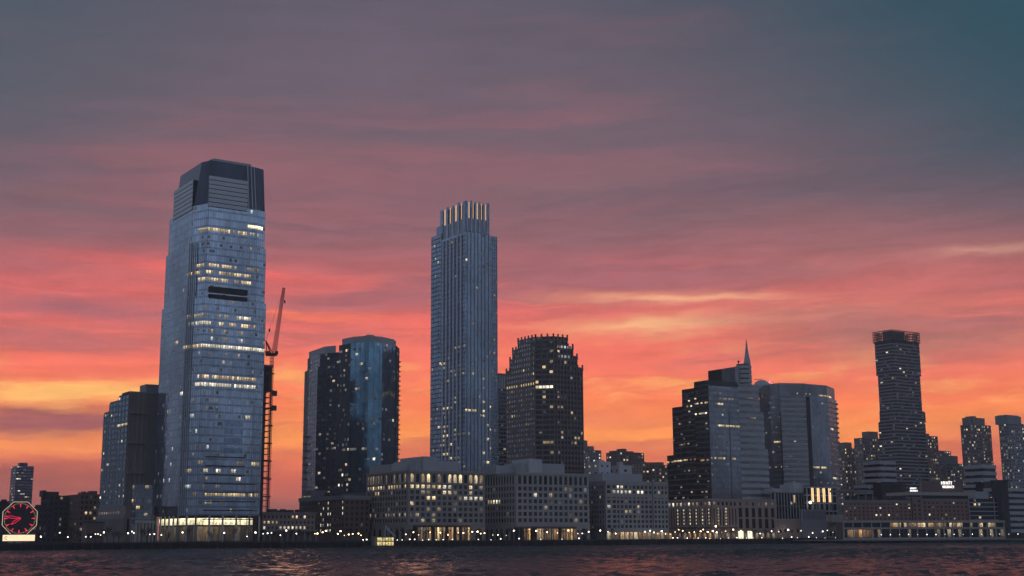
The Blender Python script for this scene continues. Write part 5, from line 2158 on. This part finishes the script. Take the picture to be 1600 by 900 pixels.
def pier_hotel():
    g = math.radians(22)
    u = Vector((math.cos(g), math.sin(g)))
    v = Vector((-math.sin(g), math.cos(g)))
    nn = Vector((u.y, -u.x))
    Y = 905
    n = corner(1318, 800, Y)
    S_ = lambda px: slide(n, u, px, 800)
    W = S_(1566)
    root = thing('brick_hotel', 'long red brick hotel with white bands and rooftop sign on the pier', 'hotel', (n.x + u.x * W / 2, n.y + u.y * W / 2, G0))
    fc = Facade(root, 141, 300)
    P = lambda px, off=0.0: (n + v * off) + u * slide(n + v * off, u, px, 800)
    z = lambda px, y: zat(px, y, P(px))

    def blk(a, b, ytop, depth, mat, name, off=0.0, zb=G0):
        p = [P(a, off), P(b, off), P(b, off + depth), P(a, off + depth)]
        zt = zat(a, ytop, p[0])
        tower_core(root, p, zb, zt, mat, name)
        return p, zt

    # brick room wings
    base = (0.14, ['lit_warm', 'lit_white', 'lit_dim'])
    zw0 = z(1400, 813)
    wings = ((1319, 1424, 781), (1426, 1440, 776), (1442, 1513, 779))
    for k, (a, b, yt) in enumerate(wings):
        p, zt = blk(a, b, yt, 22, 'brick_red', 'wing')
        punched(fc, p[0], p[1], zw0, zt - 1.6, (zt - 1.6 - zw0) / 5, 3.6, 'brick_red', 0.42, 0.45, 0.4, 'pane_deep', base)
        bd = MB()
        bd.slab(p[0], u, nn, 0, (p[1] - p[0]).length, zt - 1.6, zt, 0, 0.6)
        bd.slab(p[0], u, nn, 0, (p[1] - p[0]).length, zw0 + (zt - zw0) * 0.72, zw0 + (zt - zw0) * 0.72 + 0.6, 0.36, 0.55)
        bd.build('white_band', M['stone_mauve'], root)
    # pale pier between the wings
    blk(1439.5, 1442.5, 753, 10, 'stone_mauve', 'stair_pier', -1.2)
    # glazed balcony wing at the right
    p, zt = blk(1514, 1560, 779, 20, 'concrete_dark', 'balcony_wing', -0.6)
    curtain(fc, p[0], p[1], zw0, zt, (zt - zw0) / 5, 4.0, 'glass_dark', 0.18, 'panel_grey', 'panel_grey', 0.3, 0.6, 6, (0.06, ['lit_warm', 'lit_white']), sp_d=0.5, shrink=0.5)
    # roof storey and sweeping flat roof
    p, zt = blk(1425, 1514, 774, 18, 'glass_black', 'roof_storey', 2.0)
    rf = MB()
    r0, r1 = P(1423, -2.5), P(1526, -2.5)
    rf.prism([r0, r1, r1 + v * 26, r0 + v * 26], zt, zt + 2.2, bottom=True)
    rf.build('roof_slab', M['stone_light'], root)
    p2, zt2 = blk(1526, 1547, 768, 14, 'panel_grey', 'roof_house', 1.5)
    p3, zt3 = blk(1440, 1508, 752, 12, 'brick_dark', 'sign_house', 8.0)
    blk(1322, 1372, 775, 12, 'soot', 'roof_house', 3.0)
    lf = MB()
    l0, l1 = P(1317, 1.0), P(1366, 1.0)
    zl = zat(1330, 768, l0)
    lf.prism([l0, l1, l1 + v * 14, l0 + v * 14], zl, zl + 1.2, bottom=True)
    lf.build('roof_canopy', M['stone_mauve'], root)
    for px in (1319, 1330, 1342, 1354, 1365):
        q = P(px, 2.0)
        c = MB()
        c.box((q.x, q.y, zl - 6), 0.6, 0.6, 6, g)
        c.build('canopy_post', M['stone_mauve'], root)
    # signs
    a = P(1484.5, 7.6)
    zs = zat(1484, 762.5, a)
    text_sign('HYATT', 3.1, (a.x - u.x * 1.3, a.y - u.y * 1.3, zs + 2.5), g, 'sign_white', root)
    text_sign('REGENCY', 2.35, (a.x, a.y, zs), g, 'sign_white', root)
    b = P(1430, 1.6)
    zb = zat(1430, 768, b)
    sg = MB()
    sg.slab(b - u * 3, u, nn, -0.4, 6.4, zb - 0.8, zb + 3.6, -0.4, -0.1, back=True)
    board = sg.build('sign_board', M['soot'], root)
    text_sign('HYATT', 1.7, (b.x - u.x * .4, b.y - u.y * .4, zb + 1.6), g, 'sign_white', board)
    text_sign('REGENCY', 1.5, (b.x, b.y, zb), g, 'sign_white', board)
    # two-storey glazed terrace below, amber restaurant level
    t0, t1 = P(1316, -6), P(1566, -6)
    Lt = (t1 - t0).length
    zr0, zr1 = zat(1440, 824, P(1440, -6)), zat(1440, 816.5, P(1440, -6))
    zdeck = 2.6
    core = MB()
    core.prism([t0, t1, t1 + v * 8, t0 + v * 8], zdeck, zr1)
    core.build('terrace_core', M['brick_dark'], root)
    for z0, z1, nbn, mats in ((zr0, zr1, 60, ('lit_amber', 'lit_amber', 'lit_warm', 'glass_black')), (zdeck + 1.0, zr0 - 1.0, 44, ('glass_black', 'glass_black', 'glass_navy', 'lit_dim'))):
        for j in range(nbn):
            s = Lt * (j + 0.5) / nbn
            q = t0 + u * s + nn * 0.08
            px, _ = project((q.x, q.y, z0))
            mt = mats[fc.rng.randrange(len(mats))]
            if px < 1385 and z0 == zr0:
                mt = 'glass_navy'
            if px < 1366 and z0 != zr0:
                mt = 'lit_amber' if 1322 < px else 'glass_black'
            place('terrace_window', pane_mesh(mt), root, (q.x, q.y, (z0 + z1) / 2), g, (Lt / nbn * 0.9, 1, (z1 - z0) * 0.86))
    fr = MB()
    for zz, h, o in ((zr1, 1.4, 1.6), (zr0 - 1.0, 1.0, 1.2), (zdeck, 0.9, 1.0)):
        fr.slab(t0, u, nn, -0.5, Lt + .5, zz, zz + h, 0, o)
    fr.build('white_band', M['stone_light'], root)
    for j in range(19):
        q = t0 + u * Lt * j / 18 + nn * 0.7
        c = MB()
        c.box((q.x, q.y, zdeck + 0.9), 0.7, 0.7, zr1 - zdeck - 0.9, g)
        c.build('column', M['stone_light'], root)
    fc.finish()
    # pier deck on piles
    d0, d1 = P(1308, -18), P(1640, -18)
    pd = MB()
    pd.prism([d0, d1, d1 + v * 60, d0 + v * 60], 1.6, 2.6, bottom=True)
    o = pd.build('pier_deck', M['concrete_dark'])
    o['kind'] = 'structure'
    pl = MB()
    Ld = (d1 - d0).length
    k = 0.0
    while k < Ld:
        q = d0 + u * k + v * 1.5
        pl.tube((q.x, q.y, -3), (q.x, q.y, 1.6), 0.35, seg=6)
        k += 4.0
    o = pl.build('pier_piles', M['quay_stone'])
    o['kind'] = 'structure'
    return P, g, nn


HOTEL_P, HOTEL_G, HOTEL_N = pier_hotel()


# ------------------------------------------------------------------ far left: slim tower, dark warehouses, octagon clock
simple_block('slim_glass_tower', 'slim blue glass tower far left rising behind the neon clock', 16, 24, 51, 760, 1500, 728, 'glass_navy', 151, 3.4, 2.8, (0.13, ['lit_white', 'lit_cool', 'lit_dim', 'lit_warm']), style='curtain', gl='glass_blue_deep', sp='glass_navy', cap=200,
             steps=((31, 43, 723),), cat='tower', clutter=0)
for i, (nm, lb, a, b, c, Y, yt, st, wl) in enumerate((
        ('dark_warehouse', 'black low building at the left edge of the picture behind the neon clock', -30, -6, 13, 800, 783, (), 'soot'),
        ('dark_warehouse', 'black warehouse with rooftop huts right of the neon clock', 64, 76, 106, 860, 774, ((67, 72, 766), (72, 92, 768)), 'soot'),
        ('dark_warehouse', 'dark block with small bright windows left of the brown podium', 104, 124, 158, 850, 772, ((128, 136, 769), (143, 152, 767)), 'brick_dark'),
        ('dark_warehouse', 'lowest black shed between the neon clock and the rooftop huts', 44, 52, 82, 760, 792, (), 'soot'))):
    simple_block(nm, lb, a, b, c, 800, Y, yt, wl, 155 + i, 3.4, 3.0, (0.10 if i == 2 else 0.012, ['lit_dim', 'lit_warm']), cap=110, steps=st, clutter=3, gl='glass_black', rows=[(124, 807, 158, 806, 8, 0.55, 'lit_warm')] if i == 2 else ())
p = rect_fp(128, 136, 162, 825, 735)
root = thing('dark_low_hall', 'plain brown low hall at the foot of the brown podium', 'building', base_of(p))
z1 = zat(140, 817, p[0])
MB().prism(p, G0, z1).build('wall', M['brick_dark'], root)
MB().prism(inset(p, -0.4), z1, z1 + 0.6, bottom=True).build('coping', M['soot'], root)
for k in range(5):
    q = p[0] + UD * ((p[1] - p[0]).length * (0.12 + 0.18 * k)) + Vector((UD.y, -UD.x)) * 0.06
    place('window', pane_mesh('glass_black'), root, (q.x, q.y, G0 + 4), GRID, (1.6, 1, 2.4))


def neon_clock():
    Y = 650
    ctr = at(31, 810, Y)
    R = 24.5 / FPX * Y * 1.02
    base = Vector((ctr.x, ctr.y, G0))
    root = thing('octagon_clock', 'giant octagonal neon clock with red hands on the waterfront', 'clock', base)
    g = math.radians(14)
    d = Vector((math.cos(g), math.sin(g), 0))
    n = Vector((d.y, -d.x, 0))
    up = Vector((0, 0, 1))
    P = lambda x, y, o=0.0: ctr + d * x + up * y + n * o
    oc = [(R / math.cos(math.pi / 8) * math.cos(math.pi / 8 + k * math.pi / 4), R / math.cos(math.pi / 8) * math.sin(math.pi / 8 + k * math.pi / 4)) for k in range(8)]
    f = MB()
    f.poly([P(x, y, 0) for x, y in oc])
    f.poly([P(x, y, -0.8) for x, y in reversed(oc)])
    for k in range(8):
        a, b = oc[k], oc[(k + 1) % 8]
        f.poly([P(a[0], a[1], -0.8), P(b[0], b[1], -0.8), P(b[0], b[1], 0), P(a[0], a[1], 0)])
    dial = f.build('dial', M['soot'], root)
    for k in range(8):
        a, b = oc[k], oc[(k + 1) % 8]
        r = MB()
        r.beam(P(a[0], a[1], 0.12), P(b[0], b[1], 0.12), 0.17)
        r.build('rim_tube', M['neon_bulb'], root)
    for k in range(12):
        t = math.pi / 2 - k * math.pi / 6
        c, s = math.cos(t), math.sin(t)
        m = MB()
        r0, r1 = R * 0.68, R * 0.90
        w = 0.34
        m.poly([P(c * r0 - s * w * .3, s * r0 + c * w * .3, .2), P(c * r0 + s * w * .3, s * r0 - c * w * .3, .2), P(c * r1 + s * w, s * r1 - c * w, .2), P(c * r1 - s * w, s * r1 + c * w, .2)][::-1])
        m.poly([P(c * r0 - s * w * .3, s * r0 + c * w * .3, .05), P(c * r0 + s * w * .3, s * r0 - c * w * .3, .05), P(c * r1 + s * w, s * r1 - c * w, .05), P(c * r1 - s * w, s * r1 + c * w, .05)])
        m.build('hour_mark', M['neon_red'], root)
    dots = MB()
    for k in range(60):
        if k % 5 == 0:
            continue
        t = k * math.pi / 30
        q = P(math.cos(t) * R * 0.9, math.sin(t) * R * 0.9, 0.15)
        dots.box((q.x, q.y, q.z - .09), 0.2, 0.2, 0.2, g)
    dots.build('minute_dots', M['neon_bulb'], root, 'stuff')
    for (ang, ln, nm) in ((math.pi / 2 - 2 * math.pi * (46.5 / 60), R * 0.86, 'minute_hand'), (math.pi / 2 - 2 * math.pi * (7.77 / 12), R * 0.62, 'hour_hand')):
        c, s = math.cos(ang), math.sin(ang)
        m = MB()
        for w in (-0.55, 0.55):
            m.beam(P(-c * .5 - s * w * .4, -s * .5 + c * w * .4, .35), P(c * ln * .6 - s * w, s * ln * .6 + c * w, .35), 0.2)
            m.beam(P(c * ln * .6 - s * w, s * ln * .6 + c * w, .35), P(c * ln, s * ln, .35), 0.2)
        m.build(nm, M['neon_red'], root)
    for nm in ('rim_tube', 'hour_mark', 'minute_dots', 'minute_hand', 'hour_hand'):
        nest(root, nm, dial)
    # lit caption board and legs
    sb = at(29.5, 840.5, Y)
    bw = 48 / FPX * Y
    bh = 9.2 / FPX * Y
    b = MB()
    b.box((sb.x, sb.y, sb.z - bh / 2), bw, 0.6, bh, g)
    bo = b.build('caption_board', M['sign_panel'], root)
    fr = MB()
    for s in (-1, 1):
        fr.box((sb.x + d.x * bw / 2 * s, sb.y + d.y * bw / 2 * s, sb.z - bh / 2 - .25), 0.4, 0.9, bh + .5, g)
    fr.box((sb.x, sb.y, sb.z - bh / 2 - .4), bw + .5, 0.9, 0.35, g)
    fr.box((sb.x, sb.y, sb.z + bh / 2 + .03), bw + .5, 0.9, 0.25, g)
    fr.build('board_frame', M['soot'], root)
    em = MB()
    for k in range(14):
        t0, t1 = 0.6 + k * 5.0 / 14, 0.6 + (k + 1) * 5.0 / 14
        cx, cz = -bw * 0.38, 0
        A = Vector((sb.x, sb.y, sb.z)) + d * (cx + math.cos(t0) * bh * .22) + up * (math.sin(t0) * bh * .22) + n * 0.38
        B = Vector((sb.x, sb.y, sb.z)) + d * (cx + math.cos(t1) * bh * .22) + up * (math.sin(t1) * bh * .22) + n * 0.38
        em.beam(A, B, 0.22)
    em.build('emblem', M['concrete_dark'], bo)
    for s in (-0.7, -0.25, 0.25, 0.7):
        lg = MB()
        q = P(R * s, 0, -0.5)
        lg.beam((q.x, q.y, G0), (q.x, q.y, ctr.z - R * 0.5), 0.5)
        lg.beam((q.x + n.x * -5, q.y + n.y * -5, G0), (q.x, q.y, ctr.z), 0.35)
        lg.build('leg', M['steel_dark'], root)


neon_clock()


# ------------------------------------------------------------------ promenade: lamps, trees, railing, landing stage
for i, (k, c) in enumerate(((0.3, 0.0), (0.7, 0.06), (1.1, -0.05), (1.9, 0.03))):
    glow('lamp_white_%d' % i, (1.0, 0.86 + c * 0.5, 0.66 + c * 2), 12.0 * k)
    glow('lamp_warm_%d' % i, (1.0, 0.64 + c, 0.32 + c), 17.0 * k)


def make_lamp_meshes():
    post = MB()
    post.tube((0, 0, 0), (0, 0, 0.5), 0.16, 0.12, 8)
    post.tube((0, 0, 0.5), (0, 0, 4.6), 0.08, 0.06, 6)
    post.tube((0, 0, 4.6), (0, 0, 4.75), 0.16, 0.18, 8)
    gl = MB()
    gl.sphere((0, 0, 5.0), 0.32, 10, 6)
    cap = MB()
    cap.tube((0, 0, 5.27), (0, 0, 5.42), 0.22, 0.05, 8)
    return post.mesh('lamp_post', M['steel_dark']), {k + str(i): gl.mesh('lamp_globe', M['%s_%d' % (m, i)]) for k, m in (('w', 'lamp_white'), ('a', 'lamp_warm')) for i in range(4)}, cap.mesh('lamp_cap', M['steel_dark'])


POST, GLOBE, CAP = make_lamp_meshes()


def street_lamp(x, y, z, label, group, kind='w', s=1.0):
    r = thing('street_lamp', label, 'street lamp', (x, y, z), group)
    r.scale = (s, s, s)
    up = r
    for nm, me in (('post', POST), ('globe', GLOBE[kind + str(rl.choice((0, 0, 1, 1, 2, 3)))]), ('cap', CAP)):
        o = bpy.data.objects.new(nm, me)
        COL.objects.link(o)
        o.parent = up if nm == 'cap' else r
        up = o
    return r


rl = random.Random(7)
ORD = 'first second third fourth fifth sixth seventh eighth ninth tenth eleventh twelfth thirteenth fourteenth fifteenth sixteenth'.split()


def on_shore(px, back):
    """a point on the promenade at a photograph column, back metres inland of the quay edge"""
    n = Vector((0, 800.0)) + VD * back
    s = slide(n, UD, px, 838)
    return n + UD * s


lamp_runs = [
    ([64, 93, 106], 'w', 14, 'globe lamp among the dark buildings right of the neon clock', 1.0),
    ([134, 142, 149, 153, 157, 162], 'w', 12, 'white globe lamp at the foot of the brown podium', 1.0),
    ([200, 206, 209], 'w', 11, 'globe lamp by the annexe columns left of the tallest tower', 1.1),
    ([234, 241, 252, 285, 350, 386, 399, 411], 'w', 6, 'globe lamp before the lit lobby of the tallest tower', 0.95),
    ([418, 424, 438, 447, 463], 'w', 14, 'globe lamp before the low block right of the tallest tower', 1.15),
    ([492, 496, 504, 509, 528, 532, 538, 545, 551, 560, 564], 'a', 14, 'warm globe lamp before the dark brick podium', 1.05),
    ([634, 646, 654, 672, 688, 700, 716, 724, 738, 746, 751, 757], 'a', 9, 'globe lamp before the brightly lit arcaded office', 1.05),
    ([770, 778, 791, 803, 838, 855, 871, 888, 903, 910, 920, 938], 'w', 9, 'globe lamp before the mostly dark arcaded office', 1.05),
    ([950, 962, 1008, 1016, 1022, 1028, 1034, 1040], 'w', 10, 'globe lamp before the pale grid-windowed block', 1.05),
    ([1047, 1055, 1061, 1067, 1077, 1085, 1095, 1106, 1114, 1120, 1128, 1134, 1146, 1158], 'a', 23, 'warm lamp crowding the terrace below the spired tower', 1.15),
    ([1099, 1119], 'a', 25, 'taller warm lamp over the podium doors of the spired tower', 1.9),
    ([1188, 1206, 1217, 1232, 1252, 1266, 1270, 1286, 1293, 1302, 1312], 'w', 10, 'white lamp on the terrace between podium and brick hotel', 1.1),
]
for pxs, kd, back, lb, sc in lamp_runs:
    for i, px in enumerate(sorted(pxs)):
        q = on_shore(px, back + rl.uniform(-3, 3))
        street_lamp(q.x, q.y, G0, '%s %s, counted from the left' % (ORD[i], lb), lb.replace('lamp', 'lamps', 1), kd, sc * rl.uniform(0.6, 1.15))
for k in range(16):
    px = 1375 + k * 14.2
    if px > 1598:
        break
    q = HOTEL_P(px, -16.0)
    street_lamp(q.x, q.y, 2.6, '%s small pier lamp from the left in the even row before the brick hotel' % ORD[k], 'pier lamps before the hotel', 'w', 0.62)


def tree_meshes(seed):
    rng = random.Random(seed)
    trunk, tw = MB(), MB()

    def grow(p, d, L, r, lvl):
        q = p + d * L
        (trunk if lvl == 0 else tw).tube(p, q, r, r * 0.62, 6 if lvl < 2 else 3)
        if lvl >= 4:
            return
        for i in range(4 if lvl < 2 else 3):
            nd = (d + Vector((rng.uniform(-1, 1), rng.uniform(-1, 1), rng.uniform(-0.15, 0.7))) * 0.85).normalized()
            grow(p + d * L * rng.uniform(0.55, 1.0), nd, L * rng.uniform(0.55, 0.8), max(r * 0.55, 0.025), lvl + 1)

    grow(Vector((0, 0, 0)), Vector((rng.uniform(-.05, .05), 0, 1)).normalized(), 3.0, 0.2, 0)
    return trunk.mesh('trunk', M['bark']), tw.mesh('crown', M['bark'])


TREES = [tree_meshes(300 + i) for i in range(4)]
tree_runs = [
    ([58, 71, 84, 97, 112, 121], 20, 'bare dark tree near the neon clock'),
    ([150, 168, 178, 186, 222, 229], 15, 'bare tree before the brown podium'),
    ([262, 294, 330, 366, 392, 405], 12, 'bare tree before the lit lobby of the tallest tower'),
    ([432, 444, 456, 468, 480, 488], 11, 'bare tree before the low block right of the tallest tower'),
    ([516, 524, 534, 548, 556, 568], 16, 'bare tree before the dark brick podium'),
    ([628, 640, 652, 664, 676, 690, 702, 714, 728, 742], 13, 'bare tree before the brightly lit arcaded office'),
    ([764, 776, 786, 800, 814, 826, 838, 850, 862, 876, 890, 904, 916], 12, 'bare tree before the mostly dark arcaded office'),
    ([932, 944, 958], 14, 'bare tree before the pale grid-windowed block'),
    ([1064, 1082, 1128, 1142, 1168, 1180, 1196], 14, 'bare tree on the terrace below the spired tower'),
    ([1224, 1240, 1258, 1278, 1298], 14, 'bare tree on the terrace left of the brick hotel'),
]
for pxs, back, lb in tree_runs:
    for i, px in enumerate(sorted(pxs)):
        q = on_shore(px, back + rl.uniform(-3, 4))
        r = thing('bare_tree', '%s %s, counted from the left' % (ORD[i], lb), 'tree', (q.x, q.y, G0), lb.replace('tree', 'trees', 1))
        s = rl.uniform(0.85, 1.35)
        r.scale = (s, s, s)
        r.rotation_euler = (0, 0, rl.uniform(0, 6.28))
        tm = TREES[rl.randrange(4)]
        for nm, me in (('trunk', tm[0]), ('crown', tm[1])):
            o = bpy.data.objects.new(nm, me)
            COL.objects.link(o)
            o.parent = r


def railing():
    a, b = on_shore(-20, 1.0), on_shore(1310, 1.0)
    d = (b - a).normalized()
    L = (b - a).length
    o = thing('promenade_railing', 'dark metal railing along the edge of the waterfront promenade', 'railing', (a.x, a.y, G0))
    top = MB()
    for z in (0.35, 0.7, 1.1):
        top.beam((a.x, a.y, G0 + z), (b.x, b.y, G0 + z), 0.07)
    top.build('rail', M['steel_dark'], o)
    po = MB()
    k = 0.0
    while k < L:
        q = a + d * k
        po.box((q.x, q.y, G0), 0.09, 0.09, 1.12, GRID)
        k += 2.5
    po.build('railing_posts', M['steel_dark'], o, 'stuff')


railing()


def landing():
    q = on_shore(603, -9)
    root = thing('ferry_landing', 'small yellow-lit ferry landing pavilion with sloping gangway boom', 'pavilion', (q.x, q.y, 1.0))
    nn = Vector((UD.y, -UD.x))
    f = MB()
    f.box((q.x, q.y, -0.6), 26, 10, 1.6, GRID)
    f.build('pontoon', M['soot'], root)
    rf = MB()
    rf.box((q.x - UD.x * 2, q.y - UD.y * 2, 5.6), 11, 7, 0.5, GRID)
    rf.build('roof', M['concrete_dark'], root)
    for i in range(6):
        for z, h in ((4.3, 2.0), (2.0, 1.8)):
            c = q + UD * (-6.4 + 1.75 * i) + nn * 3.2
            place('window', pane_mesh('lit_yellow'), root, (c.x, c.y, z), GRID, (1.4, 1, h))
    for i in range(7):
        c = q + UD * (-7.3 + 1.75 * i) + nn * 3.2
        b = MB()
        b.box((c.x, c.y, 1.0), 0.2, 0.2, 4.6, GRID)
        b.build('post', M['steel_dark'], root)
    bk = MB()
    c = q - UD * 2 - nn * 1.5
    bk.box((c.x, c.y, 1.0), 10.6, 3.5, 4.6, GRID)
    bk.build('cabin', M['concrete_dark'], root)
    bm = MB()
    a, b = at(602, 821, q.y), at(617.5, 838, q.y)
    bm.beam(a, b, 0.7)
    bm.beam(a + Vector((0, 0, -1.2)), b + Vector((0, 0, -0.6)), 0.4)
    bm.beam(a, (a.x, a.y, 1.0), 0.6)
    bm.build('gangway_boom', M['panel_grey'], root)


lit('lit_yellow', (1.0, 0.78, 0.25), 1.3, 0.6)
landing()


def shopfront_hall(px0, px1, back, label, seed, h=9.0):
    a, b = on_shore(px0, back), on_shore(px1, back)
    root = thing('glass_pavilion', label, 'pavilion', (a.x, a.y, G0))
    L = (b - a).length
    nn = Vector((UD.y, -UD.x))
    MB().prism([a, b, b + VD * 5, a + VD * 5], G0, G0 + h - 0.6).build('core', M['soot'], root)
    n = max(3, round(L / 1.9))
    rng = random.Random(seed)
    for j in range(n):
        c = a + UD * (L * (j + .5) / n) + nn * 0.1
        if rng.random() < 0.85:
            place('window', pane_mesh(rng.choice(['lit_amber', 'lit_amber', 'lit_gold', 'lit_dim'])), root, (c.x, c.y, G0 + h * 0.44), GRID, (L / n * 0.72, 1, h * 0.8))
    fr = MB()
    fr.slab(a, UD, nn, -0.4, L + 0.4, G0 + h - 0.9, G0 + h, -5.2, 0.9)
    for j in range(0, n + 1, 3):
        fr.slab(a, UD, nn, L * j / n - 0.2, L * j / n + 0.2, G0, G0 + h - 0.9, 0, 0.6)
    fr.build('frame', M['brick_dark'], root)


lit('lit_gold', (1.0, 0.62, 0.20), 2.0, 0.45)
shopfront_hall(652, 734, 17, 'glass pavilion glowing amber before the brightly lit arcaded office', 1, 9.5)
shopfront_hall(811, 829, 17, 'narrow glowing pavilion before the left of the mostly dark arcaded office', 2, 8.5)
shopfront_hall(838, 899, 17, 'long glass pavilion glowing gold before the mostly dark arcaded office', 3, 8.5)


def quay_lights():
    post, gl = MB(), MB()
    post.box((0, 0, 0), 0.22, 0.22, 0.9)
    gl.box((0, 0, 0.9), 0.5, 0.5, 0.4)
    pm, gm = post.mesh('post', M['steel_dark']), gl.mesh('light', M['lamp_white'])
    runs = [([566, 574, 583, 592, 621, 630, 641, 650, 659, 668, 680, 693, 705], 'low quay light by the ferry landing'),
            ([748, 768, 784, 812, 846, 878, 905], 'low quay light along the mostly dark arcaded office'),
            ([1050, 1058, 1072, 1082, 1090, 1102, 1110, 1124, 1138, 1152, 1164, 1176, 1190], 'low quay light along the terrace below the spired tower'),
            ([1224, 1238, 1246, 1262, 1276, 1290, 1306], 'low quay light along the terrace left of the brick hotel')]
    for pxs, lb in runs:
        for i, px in enumerate(pxs):
            q = on_shore(px + rl.uniform(-2, 2), 2.5)
            r = thing('quay_light', '%s %s, counted from the left' % (ORD[i], lb), 'bollard light', (q.x, q.y, G0), lb.replace('light', 'lights', 1))
            k = rl.uniform(0.5, 1.1)
            r.scale = (k, k, k)
            for nm, me in (('post', pm), ('light', gm)):
                o = bpy.data.objects.new(nm, me)
                COL.objects.link(o)
                o.parent = r


quay_lights()


# ------------------------------------------------------------------ river haze
def haze():
    m, nt, out = new_mat('haze_air')
    v = node(nt, 'ShaderNodeVolumePrincipled', Color=(0.9, 0.9, 0.92, 1), Density=0.00013, Anisotropy=0.3)
    nt.links.new(v.outputs[0], out.inputs['Volume'])
    mb = MB()
    mb.prism([Vector((-6200, -3200)), Vector((6200, -3200)), Vector((6200, 5700)), Vector((-6200, 5700))], -5.0, 285.0, bottom=True)
    o = mb.build('haze', m)
    o['kind'] = 'stuff'


haze()
